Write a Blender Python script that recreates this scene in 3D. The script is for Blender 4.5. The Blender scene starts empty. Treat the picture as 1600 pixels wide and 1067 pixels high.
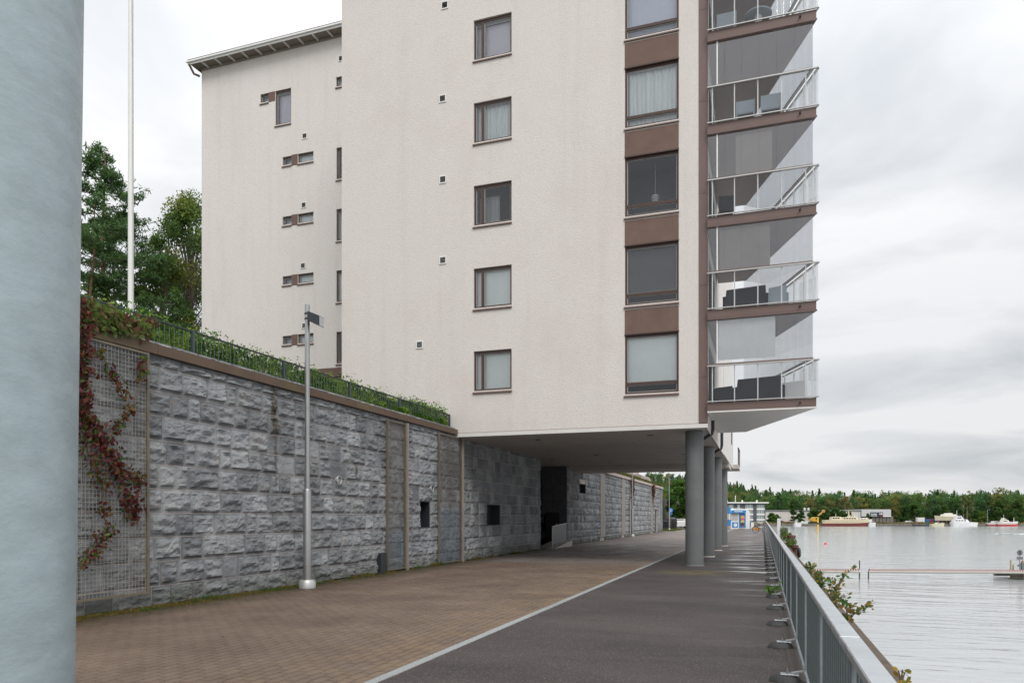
import bpy, math, random
import numpy as np
from mathutils import Vector, noise, Matrix
random.seed(7); rng = np.random.default_rng(7)
S = bpy.context.scene
COL = S.collection
R = math.radians
# ------------------------------------------------------------------ camera
F = 1137.0; EYE = 1.7; YAW = math.atan(392/F)
cam_d = bpy.data.cameras.new('camera'); cam = bpy.data.objects.new('camera', cam_d); COL.objects.link(cam)
cam.location = (0, 0, EYE); cam.rotation_euler = (R(90), 0, YAW)
cam_d.sensor_width = 36; cam_d.lens = F/1600*36; cam_d.shift_y = (807-533.5)/1600
cam_d.clip_start = .05; cam_d.clip_end = 6000
S.camera = cam
# ------------------------------------------------------------------ light, sky, exposure
SUN_EL, SUN_AZ = R(46), R(142)        # azimuth clockwise from +Y
sun_d = bpy.data.lights.new('sun', 'SUN'); sun_d.energy = 1.6; sun_d.angle = R(28); sun_d.color = (1, .97, .93)
sun = bpy.data.objects.new('sun', sun_d); COL.objects.link(sun)
sv = Vector((math.sin(SUN_AZ)*math.cos(SUN_EL), math.cos(SUN_AZ)*math.cos(SUN_EL), math.sin(SUN_EL)))
sun.rotation_euler = sv.to_track_quat('Z', 'Y').to_euler()
S.view_settings.view_transform = 'Standard'; S.view_settings.look = 'None'
S.view_settings.exposure = 0.1; S.view_settings.gamma = 1
world = bpy.data.worlds.new('World'); S.world = world; world.use_nodes = True
def build_world():
    nt = world.node_tree; nt.nodes.clear(); N = nt.nodes.new; L = nt.links.new
    out = N('ShaderNodeOutputWorld'); bg = N('ShaderNodeBackground'); bg.inputs[1].default_value = .1
    sky = N('ShaderNodeTexSky'); sky.sky_type = 'NISHITA'; sky.sun_disc = False
    sky.sun_elevation = SUN_EL; sky.sun_rotation = SUN_AZ
    tc = N('ShaderNodeTexCoord'); sep = N('ShaderNodeSeparateXYZ'); L(tc.outputs['Generated'], sep.inputs[0])
    mx = N('ShaderNodeMath'); mx.operation = 'MAXIMUM'; mx.inputs[1].default_value = 0; L(sep.outputs[2], mx.inputs[0])
    ad = N('ShaderNodeMath'); ad.inputs[1].default_value = .22; L(mx.outputs[0], ad.inputs[0])
    dv = N('ShaderNodeVectorMath'); dv.operation = 'DIVIDE'; L(tc.outputs['Generated'], dv.inputs[0]); L(ad.outputs[0], dv.inputs[1])
    mp = N('ShaderNodeMapping'); mp.inputs['Scale'].default_value = (.95, 1.45, .0); mp.inputs['Rotation'].default_value = (0, 0, R(-35)); mp.inputs['Location'].default_value = (3.1, 1.4, 0)
    L(dv.outputs[0], mp.inputs[0])
    n1 = N('ShaderNodeTexNoise'); n1.inputs['Scale'].default_value = 1.3; n1.inputs['Detail'].default_value = 5; n1.inputs['Roughness'].default_value = .5; n1.inputs['Distortion'].default_value = .5
    L(mp.outputs[0], n1.inputs['Vector'])
    cr = N('ShaderNodeValToRGB'); cr.color_ramp.elements[0].position = .29; cr.color_ramp.elements[0].color = (.655, .685, .72, 1)
    cr.color_ramp.elements[1].position = .55; cr.color_ramp.elements[1].color = (.97, .975, .985, 1)
    L(n1.outputs[0], cr.inputs[0])
    # brightness rises towards the zenith as under a real overcast sky
    g = N('ShaderNodeMapRange'); g.inputs['From Min'].default_value = 0; g.inputs['From Max'].default_value = 1
    g.inputs['To Min'].default_value = 8.2; g.inputs['To Max'].default_value = 24.0
    pw = N('ShaderNodeMath'); pw.operation = 'POWER'; pw.inputs[1].default_value = 2.2; L(mx.outputs[0], pw.inputs[0]); L(pw.outputs[0], g.inputs[0])
    sc = N('ShaderNodeVectorMath'); sc.operation = 'SCALE'; L(cr.outputs[0], sc.inputs[0]); L(g.outputs[0], sc.inputs['Scale'])
    mix = N('ShaderNodeMix'); mix.data_type = 'RGBA'; mix.inputs[0].default_value = .93
    L(sky.outputs[0], mix.inputs[6]); L(sc.outputs[0], mix.inputs[7]); L(mix.outputs[2], bg.inputs[0]); L(bg.outputs[0], out.inputs[0])
build_world()
# ------------------------------------------------------------------ helpers
Fx, Fy = -math.sin(YAW), math.cos(YAW); Rx, Ry = math.cos(YAW), math.sin(YAW)
def W(u, D):
    "world x, y of the vertical line seen at column u at camera distance D"
    p = (u-800)/F
    return (D*(Fx+Rx*p), D*(Fy+Ry*p))
def ZV(v, D): return EYE-(v-807)*D/F
def onx(u, v, x):
    p = (u-800)/F; k = x/(Fx+Rx*p); return (k*(Fy+Ry*p), EYE+(807-v)/F*k)

class MB:
    def __init__(s): s.v = []; s.f = []; s.smooth = False
    def add(s, vs, fs):
        o = len(s.v); s.v += [tuple(p) for p in vs]; s.f += [tuple(i+o for i in f) for f in fs]; return s
    def box(s, x0, x1, y0, y1, z0, z1):
        return s.add([(x0,y0,z0),(x1,y0,z0),(x1,y1,z0),(x0,y1,z0),(x0,y0,z1),(x1,y0,z1),(x1,y1,z1),(x0,y1,z1)],
                     [(0,3,2,1),(4,5,6,7),(0,1,5,4),(1,2,6,5),(2,3,7,6),(3,0,4,7)])
    def cbox(s, x0, x1, y0, y1, z0, z1, b=.006):
        "box whose vertical and top edges are chamfered"
        vs = []
        for (z, i) in ((z0, 0), (z1-b, 0), (z1, b)):
            a0, a1, c0, c1 = x0+i, x1-i, y0+i, y1-i
            k = b if i == 0 else b*.6
            vs += [(a0+k,c0,z),(a1-k,c0,z),(a1,c0+k,z),(a1,c1-k,z),(a1-k,c1,z),(a0+k,c1,z),(a0,c1-k,z),(a0,c0+k,z)]
        fs = [tuple(range(7,-1,-1)), tuple(range(16,24))]
        for r in (0, 8):
            for i in range(8): fs.append((r+i, r+(i+1)%8, r+8+(i+1)%8, r+8+i))
        return s.add(vs, fs)
    def beam(s, p, q, w, h, up=(0,0,1)):
        p, q = Vector(p), Vector(q); d = (q-p).normalized(); u = Vector(up)
        r = d.cross(u)
        if r.length < 1e-4: r = d.cross(Vector((1,0,0)))
        r.normalize(); u = r.cross(d).normalized(); vs = []
        for c in (p, q):
            for a, b in ((-1,-1),(1,-1),(1,1),(-1,1)): vs.append(c+r*a*w/2+u*b*h/2)
        return s.add(vs, [(0,1,2,3),(7,6,5,4),(0,4,5,1),(1,5,6,2),(2,6,7,3),(3,7,4,0)])
    def tube(s, pts, rad, n=10, cap=True):
        pts = [Vector(p) for p in pts]
        if not hasattr(rad, '__len__'): rad = [rad]*len(pts)
        vs = []; fs = []; pr = None
        for i, p in enumerate(pts):
            d = (pts[min(i+1, len(pts)-1)]-pts[max(i-1, 0)]).normalized()
            if pr is None:
                pr = d.cross(Vector((0,0,1)))
                if pr.length < 1e-3: pr = Vector((1,0,0))
            pr = (pr-d*pr.dot(d)).normalized(); b = d.cross(pr)
            for k in range(n):
                a = 2*math.pi*k/n; vs.append(p+(pr*math.cos(a)+b*math.sin(a))*rad[i])
        for i in range(len(pts)-1):
            for k in range(n):
                fs.append((i*n+k, i*n+(k+1)%n, (i+1)*n+(k+1)%n, (i+1)*n+k))
        if cap: fs += [tuple(range(n-1,-1,-1)), tuple((len(pts)-1)*n+k for k in range(n))]
        return s.add(vs, fs)
    def lathe(s, prof, c=(0,0,0), n=24):
        vs = []; fs = []
        for r, z in prof:
            for k in range(n):
                a = 2*math.pi*k/n; vs.append((c[0]+r*math.cos(a), c[1]+r*math.sin(a), c[2]+z))
        for i in range(len(prof)-1):
            for k in range(n): fs.append((i*n+k, i*n+(k+1)%n, (i+1)*n+(k+1)%n, (i+1)*n+k))
        fs += [tuple(range(n-1,-1,-1)), tuple((len(prof)-1)*n+k for k in range(n))]
        return s.add(vs, fs)
    def prism(s, poly, z0, z1):
        n = len(poly)
        vs = [(p[0],p[1],z0) for p in poly]+[(p[0],p[1],z1) for p in poly]
        return s.add(vs, [tuple(range(n-1,-1,-1)), tuple(range(n,2*n))]+[(i,(i+1)%n,n+(i+1)%n,n+i) for i in range(n)])
    def mesh(s, name, mat, smooth=False):
        me = bpy.data.meshes.new(name); me.from_pydata(s.v, [], s.f); me.update()
        if mat: me.materials.append(mat)
        if smooth:
            for p in me.polygons: p.use_smooth = True
            me.set_sharp_from_angle(angle=R(40))
        return me
def link(name, me, parent=None, loc=None, rot=None, scale=None):
    o = bpy.data.objects.new(name, me); COL.objects.link(o)
    if parent: o.parent = parent
    if loc is not None: o.location = loc
    if rot is not None: o.rotation_euler = rot
    if scale is not None: o.scale = scale
    return o
def obj(name, mb, mat, parent=None, smooth=False, **kw): return link(name, mb.mesh(name, mat, smooth), parent, **kw)
def tag(o, label, cat, group=None):
    o['label'] = label; o['category'] = cat
    if group: o['group'] = group
    return o
def thing(name, label, cat, loc=(0,0,0), rotz=0, group=None):
    o = bpy.data.objects.new(name, None); COL.objects.link(o); o.location = loc; o.rotation_euler = (0,0,rotz)
    return tag(o, label, cat, group)
def struct(o): o['kind'] = 'structure'; return o
def stuff(o): o['kind'] = 'stuff'; return o
def copy_tree(o, parent=None):
    c = o.copy(); COL.objects.link(c); c.parent = parent
    for ch in list(o.children): copy_tree(ch, c)
    return c
# ------------------------------------------------------------------ materials
def mat(name, col, rough=.6, metal=0, spec=.5, var=0, vscale=3, bump=0, bscale=40, bdist=.01, dirt=None, dscale=1.2, damt=.5,
        rand=0, attr=False, stretch=None, rvar=0, detail=6, coords='Object', streak=0):
    m = bpy.data.materials.new(name); m.use_nodes = True; nt = m.node_tree; N = nt.nodes.new; L = nt.links.new
    b = nt.nodes['Principled BSDF']
    b.inputs['Base Color'].default_value = (*col, 1); b.inputs['Roughness'].default_value = rough; b.inputs['Metallic'].default_value = metal
    b.inputs['Specular IOR Level'].default_value = spec
    tc = N('ShaderNodeTexCoord'); vec = tc.outputs['Object']
    if coords == 'World': gm = N('ShaderNodeNewGeometry'); vec = gm.outputs['Position']
    if stretch:
        mp = N('ShaderNodeMapping'); mp.inputs['Scale'].default_value = stretch; L(vec, mp.inputs[0]); vec = mp.outputs[0]
    def noi(sc, det=detail, ro=.6):
        n = N('ShaderNodeTexNoise'); n.inputs['Scale'].default_value = sc; n.inputs['Detail'].default_value = det; n.inputs['Roughness'].default_value = ro
        L(vec, n.inputs['Vector']); return n.outputs[0]
    def mr(x, a, b_, c, d):
        g = N('ShaderNodeMapRange'); g.inputs[1].default_value = a; g.inputs[2].default_value = b_; g.inputs[3].default_value = c; g.inputs[4].default_value = d
        L(x, g.inputs[0]); return g.outputs[0]
    def mul(c, x):
        v = N('ShaderNodeVectorMath'); v.operation = 'SCALE'; L(c, v.inputs[0]); L(x, v.inputs['Scale']); return v.outputs[0]
    rgb = N('ShaderNodeRGB'); rgb.outputs[0].default_value = (*col, 1); c = rgb.outputs[0]
    if attr:
        at = N('ShaderNodeAttribute'); at.attribute_name = 'Col'; c = at.outputs['Color']
    if var: c = mul(c, mr(noi(vscale), .3, .7, 1-var, 1+var))
    if dirt is not None:
        mx = N('ShaderNodeMix'); mx.data_type = 'RGBA'; L(mr(noi(dscale, 5, .65), .48, .72, 0, damt), mx.inputs[0]); L(c, mx.inputs[6]); mx.inputs[7].default_value = (*dirt, 1); c = mx.outputs[2]
    if streak:
        q = N('ShaderNodeMapping'); q.inputs['Scale'].default_value = (2.2, 2.2, .10); gp = N('ShaderNodeNewGeometry'); L(gp.outputs['Position'], q.inputs[0])
        n_ = N('ShaderNodeTexNoise'); n_.inputs['Scale'].default_value = 1; n_.inputs['Detail'].default_value = 5; L(q.outputs[0], n_.inputs['Vector'])
        c = mul(c, mr(n_.outputs[0], .50, .80, 1, 1-streak))
    if rand:
        oi = N('ShaderNodeObjectInfo'); gm2 = N('ShaderNodeNewGeometry'); a = N('ShaderNodeMath'); L(oi.outputs['Random'], a.inputs[0]); L(gm2.outputs['Random Per Island'], a.inputs[1])
        fr = N('ShaderNodeMath'); fr.operation = 'FRACT'; L(a.outputs[0], fr.inputs[0]); c = mul(c, mr(fr.outputs[0], 0, 1, 1-rand, 1+rand))
    L(c, b.inputs['Base Color'])
    if rvar: L(mr(noi(vscale*1.7), .3, .7, max(.02, rough-rvar), min(1, rough+rvar)), b.inputs['Roughness'])
    if bump:
        bp = N('ShaderNodeBump'); bp.inputs['Strength'].default_value = bump; bp.inputs['Distance'].default_value = bdist
        L(noi(bscale, 8, .65), bp.inputs['Height']); L(bp.outputs[0], b.inputs['Normal'])
    m['bsdf'] = 1
    return m
def leafmat(name, rough=.55, trans=.25):
    m = mat(name, (.1,.2,.05), rough=rough, attr=True, spec=.3); nt = m.node_tree; N = nt.nodes.new; L = nt.links.new
    b = nt.nodes['Principled BSDF']; out = nt.nodes['Material Output']
    t = N('ShaderNodeBsdfTranslucent'); mx = N('ShaderNodeMixShader'); mx.inputs[0].default_value = trans
    src = b.inputs['Base Color'].links[0].from_socket; L(src, t.inputs[0]); L(b.outputs[0], mx.inputs[1]); L(t.outputs[0], mx.inputs[2]); L(mx.outputs[0], out.inputs[0])
    return m
def glassmat(name, tint, refl, fac=.0, rough=.0):
    m = bpy.data.materials.new(name); m.use_nodes = True; nt = m.node_tree; N = nt.nodes.new; L = nt.links.new; nt.nodes.clear()
    out = N('ShaderNodeOutputMaterial'); tr = N('ShaderNodeBsdfTransparent'); tr.inputs[0].default_value = (*tint, 1)
    gl = N('ShaderNodeBsdfGlossy'); gl.inputs['Roughness'].default_value = rough; gl.inputs[0].default_value = (.95,.97,1,1)
    fr = N('ShaderNodeFresnel'); fr.inputs[0].default_value = 1.5
    ad = N('ShaderNodeMath'); ad.operation = 'MULTIPLY_ADD'; ad.inputs[1].default_value = refl; ad.inputs[2].default_value = fac; ad.use_clamp = True
    L(fr.outputs[0], ad.inputs[0]); mx = N('ShaderNodeMixShader'); L(ad.outputs[0], mx.inputs[0]); L(tr.outputs[0], mx.inputs[1]); L(gl.outputs[0], mx.inputs[2]); L(mx.outputs[0], out.inputs[0])
    return m
M = {}
M['stucco'] = mat('stucco', (.635,.592,.56), rough=.93, spec=.2, var=.05, vscale=26, bump=.8, bscale=32, bdist=.026, dirt=(.50,.435,.375), dscale=.30, damt=.28, streak=.06, coords='World', stretch=(1,1,.8), detail=3)
M['stucco2'] = mat('stucco_far', (.66,.622,.592), rough=.93, spec=.2, var=.04, vscale=22, bump=.8, bscale=28, bdist=.025, streak=.07, dirt=(.56,.50,.45), dscale=.3, damt=.35, coords='World', stretch=(1,1,.4))
M['trim_white'] = mat('white_trim', (.62,.60,.57), rough=.5, var=.05)
M['brown'] = mat('brown_render', (.150,.100,.083), rough=.85, spec=.25, var=.10, vscale=2.2, bump=.3, bscale=60, bdist=.006)
M['brown_metal'] = mat('brown_metal', (.135,.088,.075), rough=.45, var=.06, vscale=2)
M['frame'] = mat('window_frame_brown', (.055,.030,.023), rough=.4, var=.08, vscale=4)
M['sill'] = mat('window_sill_metal', (.125,.08,.066), rough=.42, var=.08)
M['white'] = mat('white_paint', (.70,.70,.68), rough=.4, var=.04)
M['sash'] = mat('inner_sash', (.42,.41,.39), rough=.5)
M['alu'] = mat('anodised_aluminium', (.48,.48,.465), rough=.4, metal=.5, var=.05)
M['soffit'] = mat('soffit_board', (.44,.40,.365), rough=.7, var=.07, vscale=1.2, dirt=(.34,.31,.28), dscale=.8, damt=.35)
M['soffit_g'] = mat('balcony_soffit', (.78,.77,.75), rough=.7, var=.05, vscale=.8)
M['column'] = mat('grey_column_paint', (.125,.13,.132), rough=.6, var=.08, vscale=1.4, bump=.25, bscale=9, bdist=.006, dirt=(.09,.092,.09), dscale=1.1, damt=.5)
M['pillar'] = mat('blue_grey_plaster_paint', (.295,.355,.375), rough=.42, var=.13, vscale=5.0, bump=.3, bscale=9, bdist=.012, dirt=(.20,.26,.28), dscale=2.6, damt=.35, stretch=(1.0,1.0,1.6), rvar=.15)
M['mortar'] = mat('mortar_joint', (.46,.41,.385), rough=.95, var=.15, vscale=3)
M['coping'] = mat('rusty_brown_coping', (.10,.064,.042), rough=.6, var=.14, vscale=1.5, dirt=(.14,.125,.045), dscale=.55, damt=.6, coords='World')
M['coping_light'] = mat('pale_concrete_coping', (.44,.38,.34), rough=.85, var=.12, vscale=1.2)
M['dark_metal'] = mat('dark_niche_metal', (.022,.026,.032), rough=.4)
M['black'] = mat('black_paint', (.012,.012,.013), rough=.5)
M['galv'] = mat('galvanised_steel', (.27,.30,.31), rough=.45, metal=.5, var=.14, vscale=9, rvar=.1, bump=.08, bscale=60)
M['galv_dark'] = mat('galvanised_infill', (.095,.115,.115), rough=.55, metal=.3, var=.2, vscale=9, rvar=.1)
M['galv_cap'] = mat('galvanised_handrail', (.52,.55,.57), rough=.34, metal=.8, var=.10, vscale=5, rvar=.12)
M['steel'] = mat('lamp_steel', (.36,.36,.36), rough=.36, metal=.8, var=.1, vscale=3)
M['fence'] = mat('green_black_fence', (.030,.042,.040), rough=.45, var=.1)
M['mesh'] = mat('mesh_wire', (.34,.33,.30), rough=.5, metal=.4, var=.15, vscale=3)
M['mesh_brown'] = mat('mesh_wire_fine', (.20,.18,.165), rough=.6, metal=.2, var=.15, vscale=3)
M['mesh_blue'] = mat('mesh_wire_low', (.20,.25,.29), rough=.4, metal=.5, var=.2, vscale=5)
M['mesh_frame'] = mat('mesh_frame', (.155,.13,.095), rough=.55, metal=.2, var=.25, vscale=3)
M['pale_metal'] = mat('pale_guide_rail', (.30,.26,.23), rough=.5, metal=.2, var=.15, vscale=2)
M['rubber'] = mat('bitumen_pad', (.018,.018,.018), rough=.55, bump=.6, bscale=60, bdist=.01)
M['kerb'] = mat('granite_kerb', (.23,.24,.238), rough=.8, var=.25, vscale=30, bump=.35, bscale=90, bdist=.004, rand=.10, coords='World')
M['concrete'] = mat('quay_concrete', (.085,.064,.048), rough=.9, var=.3, vscale=3, bump=.6, bscale=25, bdist=.01, dirt=(.10,.075,.055), dscale=2.5, damt=.8)
M['pale_conc'] = mat('pale_concrete', (.46,.42,.38), rough=.85, var=.1)
M['soil'] = mat('terrace_soil', (.055,.06,.03), rough=1, var=.3, vscale=2)
M['shore'] = mat('shore_ground', (.16,.145,.10), rough=1, var=.3, vscale=.12, dirt=(.07,.085,.035), dscale=.03, damt=.8)
M['land'] = mat('asphalt_land', (.12,.115,.11), rough=.9, var=.15, vscale=.3)
M['rock'] = mat('bare_rock', (.27,.22,.195), rough=.95, var=.3, vscale=.8, bump=.8, bscale=3, bdist=.2)
M['bark'] = mat('pine_bark', (.19,.105,.062), rough=.95, var=.3, vscale=3, bump=.5, bscale=12, bdist=.03)
M['bark_dark'] = mat('grey_bark', (.14,.12,.10), rough=.95, var=.3, vscale=3)
M['birch'] = mat('birch_bark', (.20,.18,.15), rough=.8)
M['twig'] = mat('twig', (.13,.08,.05), rough=.9)
M['leaf'] = leafmat('leaf', .55, .48); M['leaf_far'] = leafmat('far_leaf', .8, .40)
M['glass'] = glassmat('window_glass', (.95,.97,.97), .9, .035)
M['glass_clear'] = glassmat('balcony_glass', (.992,.996,.996), .5, .0)
M['glass_upper'] = glassmat('balcony_upper_glass', (.992,.996,.996), .6, .05)
M['curtain'] = mat('pale_curtain', (.80,.83,.83), rough=.9, var=.05, vscale=1, stretch=(8,1,.3))
M['curtain_w'] = mat('roller_blind_white', (.84,.88,.87), rough=.9, var=.02)
M['blind_l'] = mat('lilac_blind', (.72,.68,.75), rough=.85, var=.03)  # sky mirrored in a pane, painted as a lilac sheet colour
M['blind_b'] = mat('bluish_blind', (.72,.75,.85), rough=.85, var=.03)  # bluish sky reflection put into a sheet colour
M['room'] = mat('dark_room', (.05,.05,.05), rough=.9, var=.2)
M['taupe'] = mat('taupe_screen', (.19,.165,.15), rough=.9, var=.08)  # brown reflection in the balcony glazing, painted as colour
M['grey_screen'] = mat('grey_screen', (.55,.56,.57), rough=.9, var=.04)
M['fabric_dark'] = mat('charcoal_fabric', (.028,.030,.035), rough=.9, var=.2)
M['fabric_blue'] = mat('pale_blue_plastic', (.28,.33,.37), rough=.6, var=.05)

def stone_material():
    m = mat('split_granite', (.2,.2,.2), rough=.85, spec=.3, coords='World'); nt = m.node_tree; N = nt.nodes.new; L = nt.links.new
    b = nt.nodes['Principled BSDF']; g = N('ShaderNodeNewGeometry'); pos = g.outputs['Position']
    def noi(sc, det=6, ro=.6, v=pos):
        n = N('ShaderNodeTexNoise'); n.inputs['Scale'].default_value = sc; n.inputs['Detail'].default_value = det; n.inputs['Roughness'].default_value = ro
        L(v, n.inputs['Vector']); return n.outputs[0]
    def mr(x, a, b_, c, d):
        q = N('ShaderNodeMapRange'); q.inputs[1].default_value = a; q.inputs[2].default_value = b_; q.inputs[3].default_value = c; q.inputs[4].default_value = d
        L(x, q.inputs[0]); return q.outputs[0]
    def mix(f, a, bb):
        q = N('ShaderNodeMix'); q.data_type = 'RGBA'; L(f, q.inputs[0])
        (L(a, q.inputs[6]) if not isinstance(a, tuple) else setattr(q.inputs[6], 'default_value', (*a,1)))
        (L(bb, q.inputs[7]) if not isinstance(bb, tuple) else setattr(q.inputs[7], 'default_value', (*bb,1))); return q.outputs[2]
    def mul(c, x):
        v = N('ShaderNodeVectorMath'); v.operation = 'SCALE'; L(c, v.inputs[0]); L(x, v.inputs['Scale']); return v.outputs[0]
    def mth(op, a, bb=None):
        q = N('ShaderNodeMath'); q.operation = op
        L(a, q.inputs[0]) if not isinstance(a, (int, float)) else setattr(q.inputs[0], 'default_value', a)
        if bb is not None: L(bb, q.inputs[1]) if not isinstance(bb, (int, float)) else setattr(q.inputs[1], 'default_value', bb)
        return q.outputs[0]
    oi = N('ShaderNodeObjectInfo'); rnd = mth('FRACT', mth('ADD', oi.outputs['Random'], g.outputs['Random Per Island']))
    rnd2 = mth('FRACT', mth('MULTIPLY', rnd, 7.31))
    c = mix(mr(noi(1.6), .35, .65, 0, 1), (.140,.155,.175), (.275,.288,.295))
    c = mix(mr(noi(55, 3), .35, .7, 0, .55), c, (.30,.30,.30))
    c = mul(c, mr(rnd, 0, 1, .72, 1.25))
    warm = mth('MULTIPLY', mr(noi(5.5), .55, .7, 0, .6), mr(rnd2, .5, .9, 0, 1))
    c = mix(warm, c, (.27,.21,.165))
    # run-off stains below the coping: one long dark streak and a few short ones, shaped by world position
    sp = N('ShaderNodeSeparateXYZ'); L(pos, sp.inputs[0]); Y, Z = sp.outputs[1], sp.outputs[2]
    wob = mth('MULTIPLY', mth('SUBTRACT', noi(3.2), .5), .25)
    yy = mth('ADD', Y, wob)
    tot = None
    for (yc, w, ztop, zbot, a) in ((14.35,.13,4.7,3.75,1.0),(14.45,.09,4.0,2.6,.75),(24.5,.55,4.7,2.4,.55),(18.0,.07,3.1,2.9,.9),(20.3,.10,3.0,2.5,.5)):
        d = mth('ABSOLUTE', mth('SUBTRACT', yy, yc)); f = mr(d, w*.4, w, 1, 0)
        f = mth('MULTIPLY', f, mr(Z, zbot-.3, zbot, 0, 1)); f = mth('MULTIPLY', f, mr(Z, ztop, ztop+.15, 1, 0)); f = mth('MULTIPLY', f, a)
        tot = f if tot is None else mth('MAXIMUM', tot, f)
    c = mix(mth('MULTIPLY', tot, mr(noi(9), .35, .6, .3, 1)), c, (.060,.050,.028))
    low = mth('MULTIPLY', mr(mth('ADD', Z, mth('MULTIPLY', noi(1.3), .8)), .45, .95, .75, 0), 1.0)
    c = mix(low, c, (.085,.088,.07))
    L(c, b.inputs['Base Color'])
    bp = N('ShaderNodeBump'); bp.inputs['Strength'].default_value = 1; bp.inputs['Distance'].default_value = .035
    h = mth('ADD', noi(14, 8, .7), mth('MULTIPLY', noi(70, 4, .6), .25)); L(h, bp.inputs['Height']); L(bp.outputs[0], b.inputs['Normal'])
    return m
M['stone'] = stone_material()

def ground_material(kind):
    m = mat(kind, (.1,.1,.1), rough=.6, coords='World'); nt = m.node_tree; N = nt.nodes.new; L = nt.links.new
    b = nt.nodes['Principled BSDF']; g = N('ShaderNodeNewGeometry'); pos = g.outputs['Position']
    def mp(s):
        q = N('ShaderNodeMapping'); q.inputs['Scale'].default_value = s; L(pos, q.inputs[0]); return q.outputs[0]
    def noi(sc, det=6, ro=.6, v=pos):
        n = N('ShaderNodeTexNoise'); n.inputs['Scale'].default_value = sc; n.inputs['Detail'].default_value = det; n.inputs['Roughness'].default_value = ro
        L(v, n.inputs['Vector']); return n.outputs[0]
    def mr(x, a, b_, c, d):
        q = N('ShaderNodeMapRange'); q.inputs[1].default_value = a; q.inputs[2].default_value = b_; q.inputs[3].default_value = c; q.inputs[4].default_value = d
        L(x, q.inputs[0]); return q.outputs[0]
    def mix(f, a, bb):
        q = N('ShaderNodeMix'); q.data_type = 'RGBA'; L(f, q.inputs[0])
        (L(a, q.inputs[6]) if not isinstance(a, tuple) else setattr(q.inputs[6], 'default_value', (*a,1)))
        (L(bb, q.inputs[7]) if not isinstance(bb, tuple) else setattr(q.inputs[7], 'default_value', (*bb,1))); return q.outputs[2]
    def mul(c, x):
        v = N('ShaderNodeVectorMath'); v.operation = 'SCALE'; L(c, v.inputs[0]); L(x, v.inputs['Scale']); return v.outputs[0]
    def mth(op, a, bb):
        q = N('ShaderNodeMath'); q.operation = op
        L(a, q.inputs[0]) if not isinstance(a, (int, float)) else setattr(q.inputs[0], 'default_value', a)
        L(bb, q.inputs[1]) if not isinstance(bb, (int, float)) else setattr(q.inputs[1], 'default_value', bb); return q.outputs[0]
    sp = N('ShaderNodeSeparateXYZ'); L(pos, sp.inputs[0]); X, Y = sp.outputs[0], sp.outputs[1]
    b.inputs['Specular IOR Level'].default_value = .35
    bp = N('ShaderNodeBump')
    if kind == 'paver':
        oi = N('ShaderNodeObjectInfo'); rnd = mth('FRACT', mth('ADD', oi.outputs['Random'], g.outputs['Random Per Island']), 0)
        # rain-wet in the open, dry and paler under the building
        dry = mr(mth('ADD', Y, mth('MULTIPLY', noi(.8), .8)), 25.6, 26.6, 0, 1); dry = mth('MULTIPLY', dry, mr(Y, 47, 52, 1, .75))
        wetc = mix(mr(noi(.55, 4), .35, .65, 0, 1), (.100,.069,.050), (.150,.108,.080))
        dryc = mix(mr(noi(.4, 4), .35, .65, 0, 1), (.13,.107,.095), (.19,.16,.143))
        c = mix(dry, wetc, dryc)
        c = mul(c, mr(rnd, 0, 1, .93, 1.07)); c = mul(c, mr(noi(60, 3), .3, .7, .92, 1.08))
        mossy = mth('MULTIPLY', mr(mth('ADD', X, mth('MULTIPLY', noi(1.2), 1.2)), -10.0, -8.9, 1, 0), mr(Y, 24, 32, 1, .3))
        c = mix(mossy, c, (.052,.040,.020))
        och = mth('MULTIPLY', mr(mth('ADD', X, mth('MULTIPLY', noi(.6), 1.0)), -5.3, -3.6, 0, .6), mr(noi(1.9), .45, .65, 0, 1))
        c = mix(och, c, (.19,.13,.07)); L(c, b.inputs['Base Color'])
        L(mr(noi(1.0, 5), .35, .65, .42, .72), b.inputs['Roughness'])
        bp.inputs['Strength'].default_value = .4; bp.inputs['Distance'].default_value = .004; L(noi(120, 5), bp.inputs['Height'])
    else:
        base = mix(mr(noi(.5, 5, .6, mp((.5,1.2,1))), .35, .65, 0, 1), (.034,.027,.026), (.056,.046,.043))
        v = N('ShaderNodeTexVoronoi'); v.inputs['Scale'].default_value = 46; L(pos, v.inputs['Vector'])
        cs = N('ShaderNodeSeparateColor'); L(v.outputs['Color'], cs.inputs[0])
        grit = mth('MULTIPLY', mr(v.outputs['Distance'], .15, .4, 1, 0), mr(cs.outputs[0], .55, .95, 0, 1))
        c = mix(mth('MULTIPLY', grit, .75), base, (.30,.27,.25))
        far = mr(Y, 30, 60, 0, 1); c = mix(far, c, (.10,.085,.078))
        yel = mth('MULTIPLY', mr(mth('ABSOLUTE', mth('SUBTRACT', Y, 22.9), 0), .5, 1.3, 1, 0), mr(mth('ABSOLUTE', mth('SUBTRACT', X, -2.0), 0), .5, 1.3, 1, 0))
        c = mix(mth('MULTIPLY', yel, mr(noi(2.2), .4, .6, .1, .7)), c, (.12,.095,.03)); L(c, b.inputs['Base Color'])
        wet = mr(noi(.55, 4, .55, mp((.55,1.9,1))), .50, .60, 0, 1)
        edge = mr(mth('ADD', X, mth('MULTIPLY', noi(.9), 1.6)), -1.9, .1, 0, 1)
        film = mth('MULTIPLY', wet, edge); film = mth('MULTIPLY', film, mr(Y, 14, 24, .25, 1))
        rr = N('ShaderNodeMapRange'); L(film, rr.inputs[0]); rr.inputs[3].default_value = .7; rr.inputs[4].default_value = .10; L(rr.outputs[0], b.inputs['Roughness'])
        bp.inputs['Distance'].default_value = .008; L(mr(film, 0, 1, .9, .05), bp.inputs['Strength'])
        L(mth('ADD', noi(70, 4), v.outputs['Distance']), bp.inputs['Height'])
    L(bp.outputs[0], b.inputs['Normal']); return m
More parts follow.
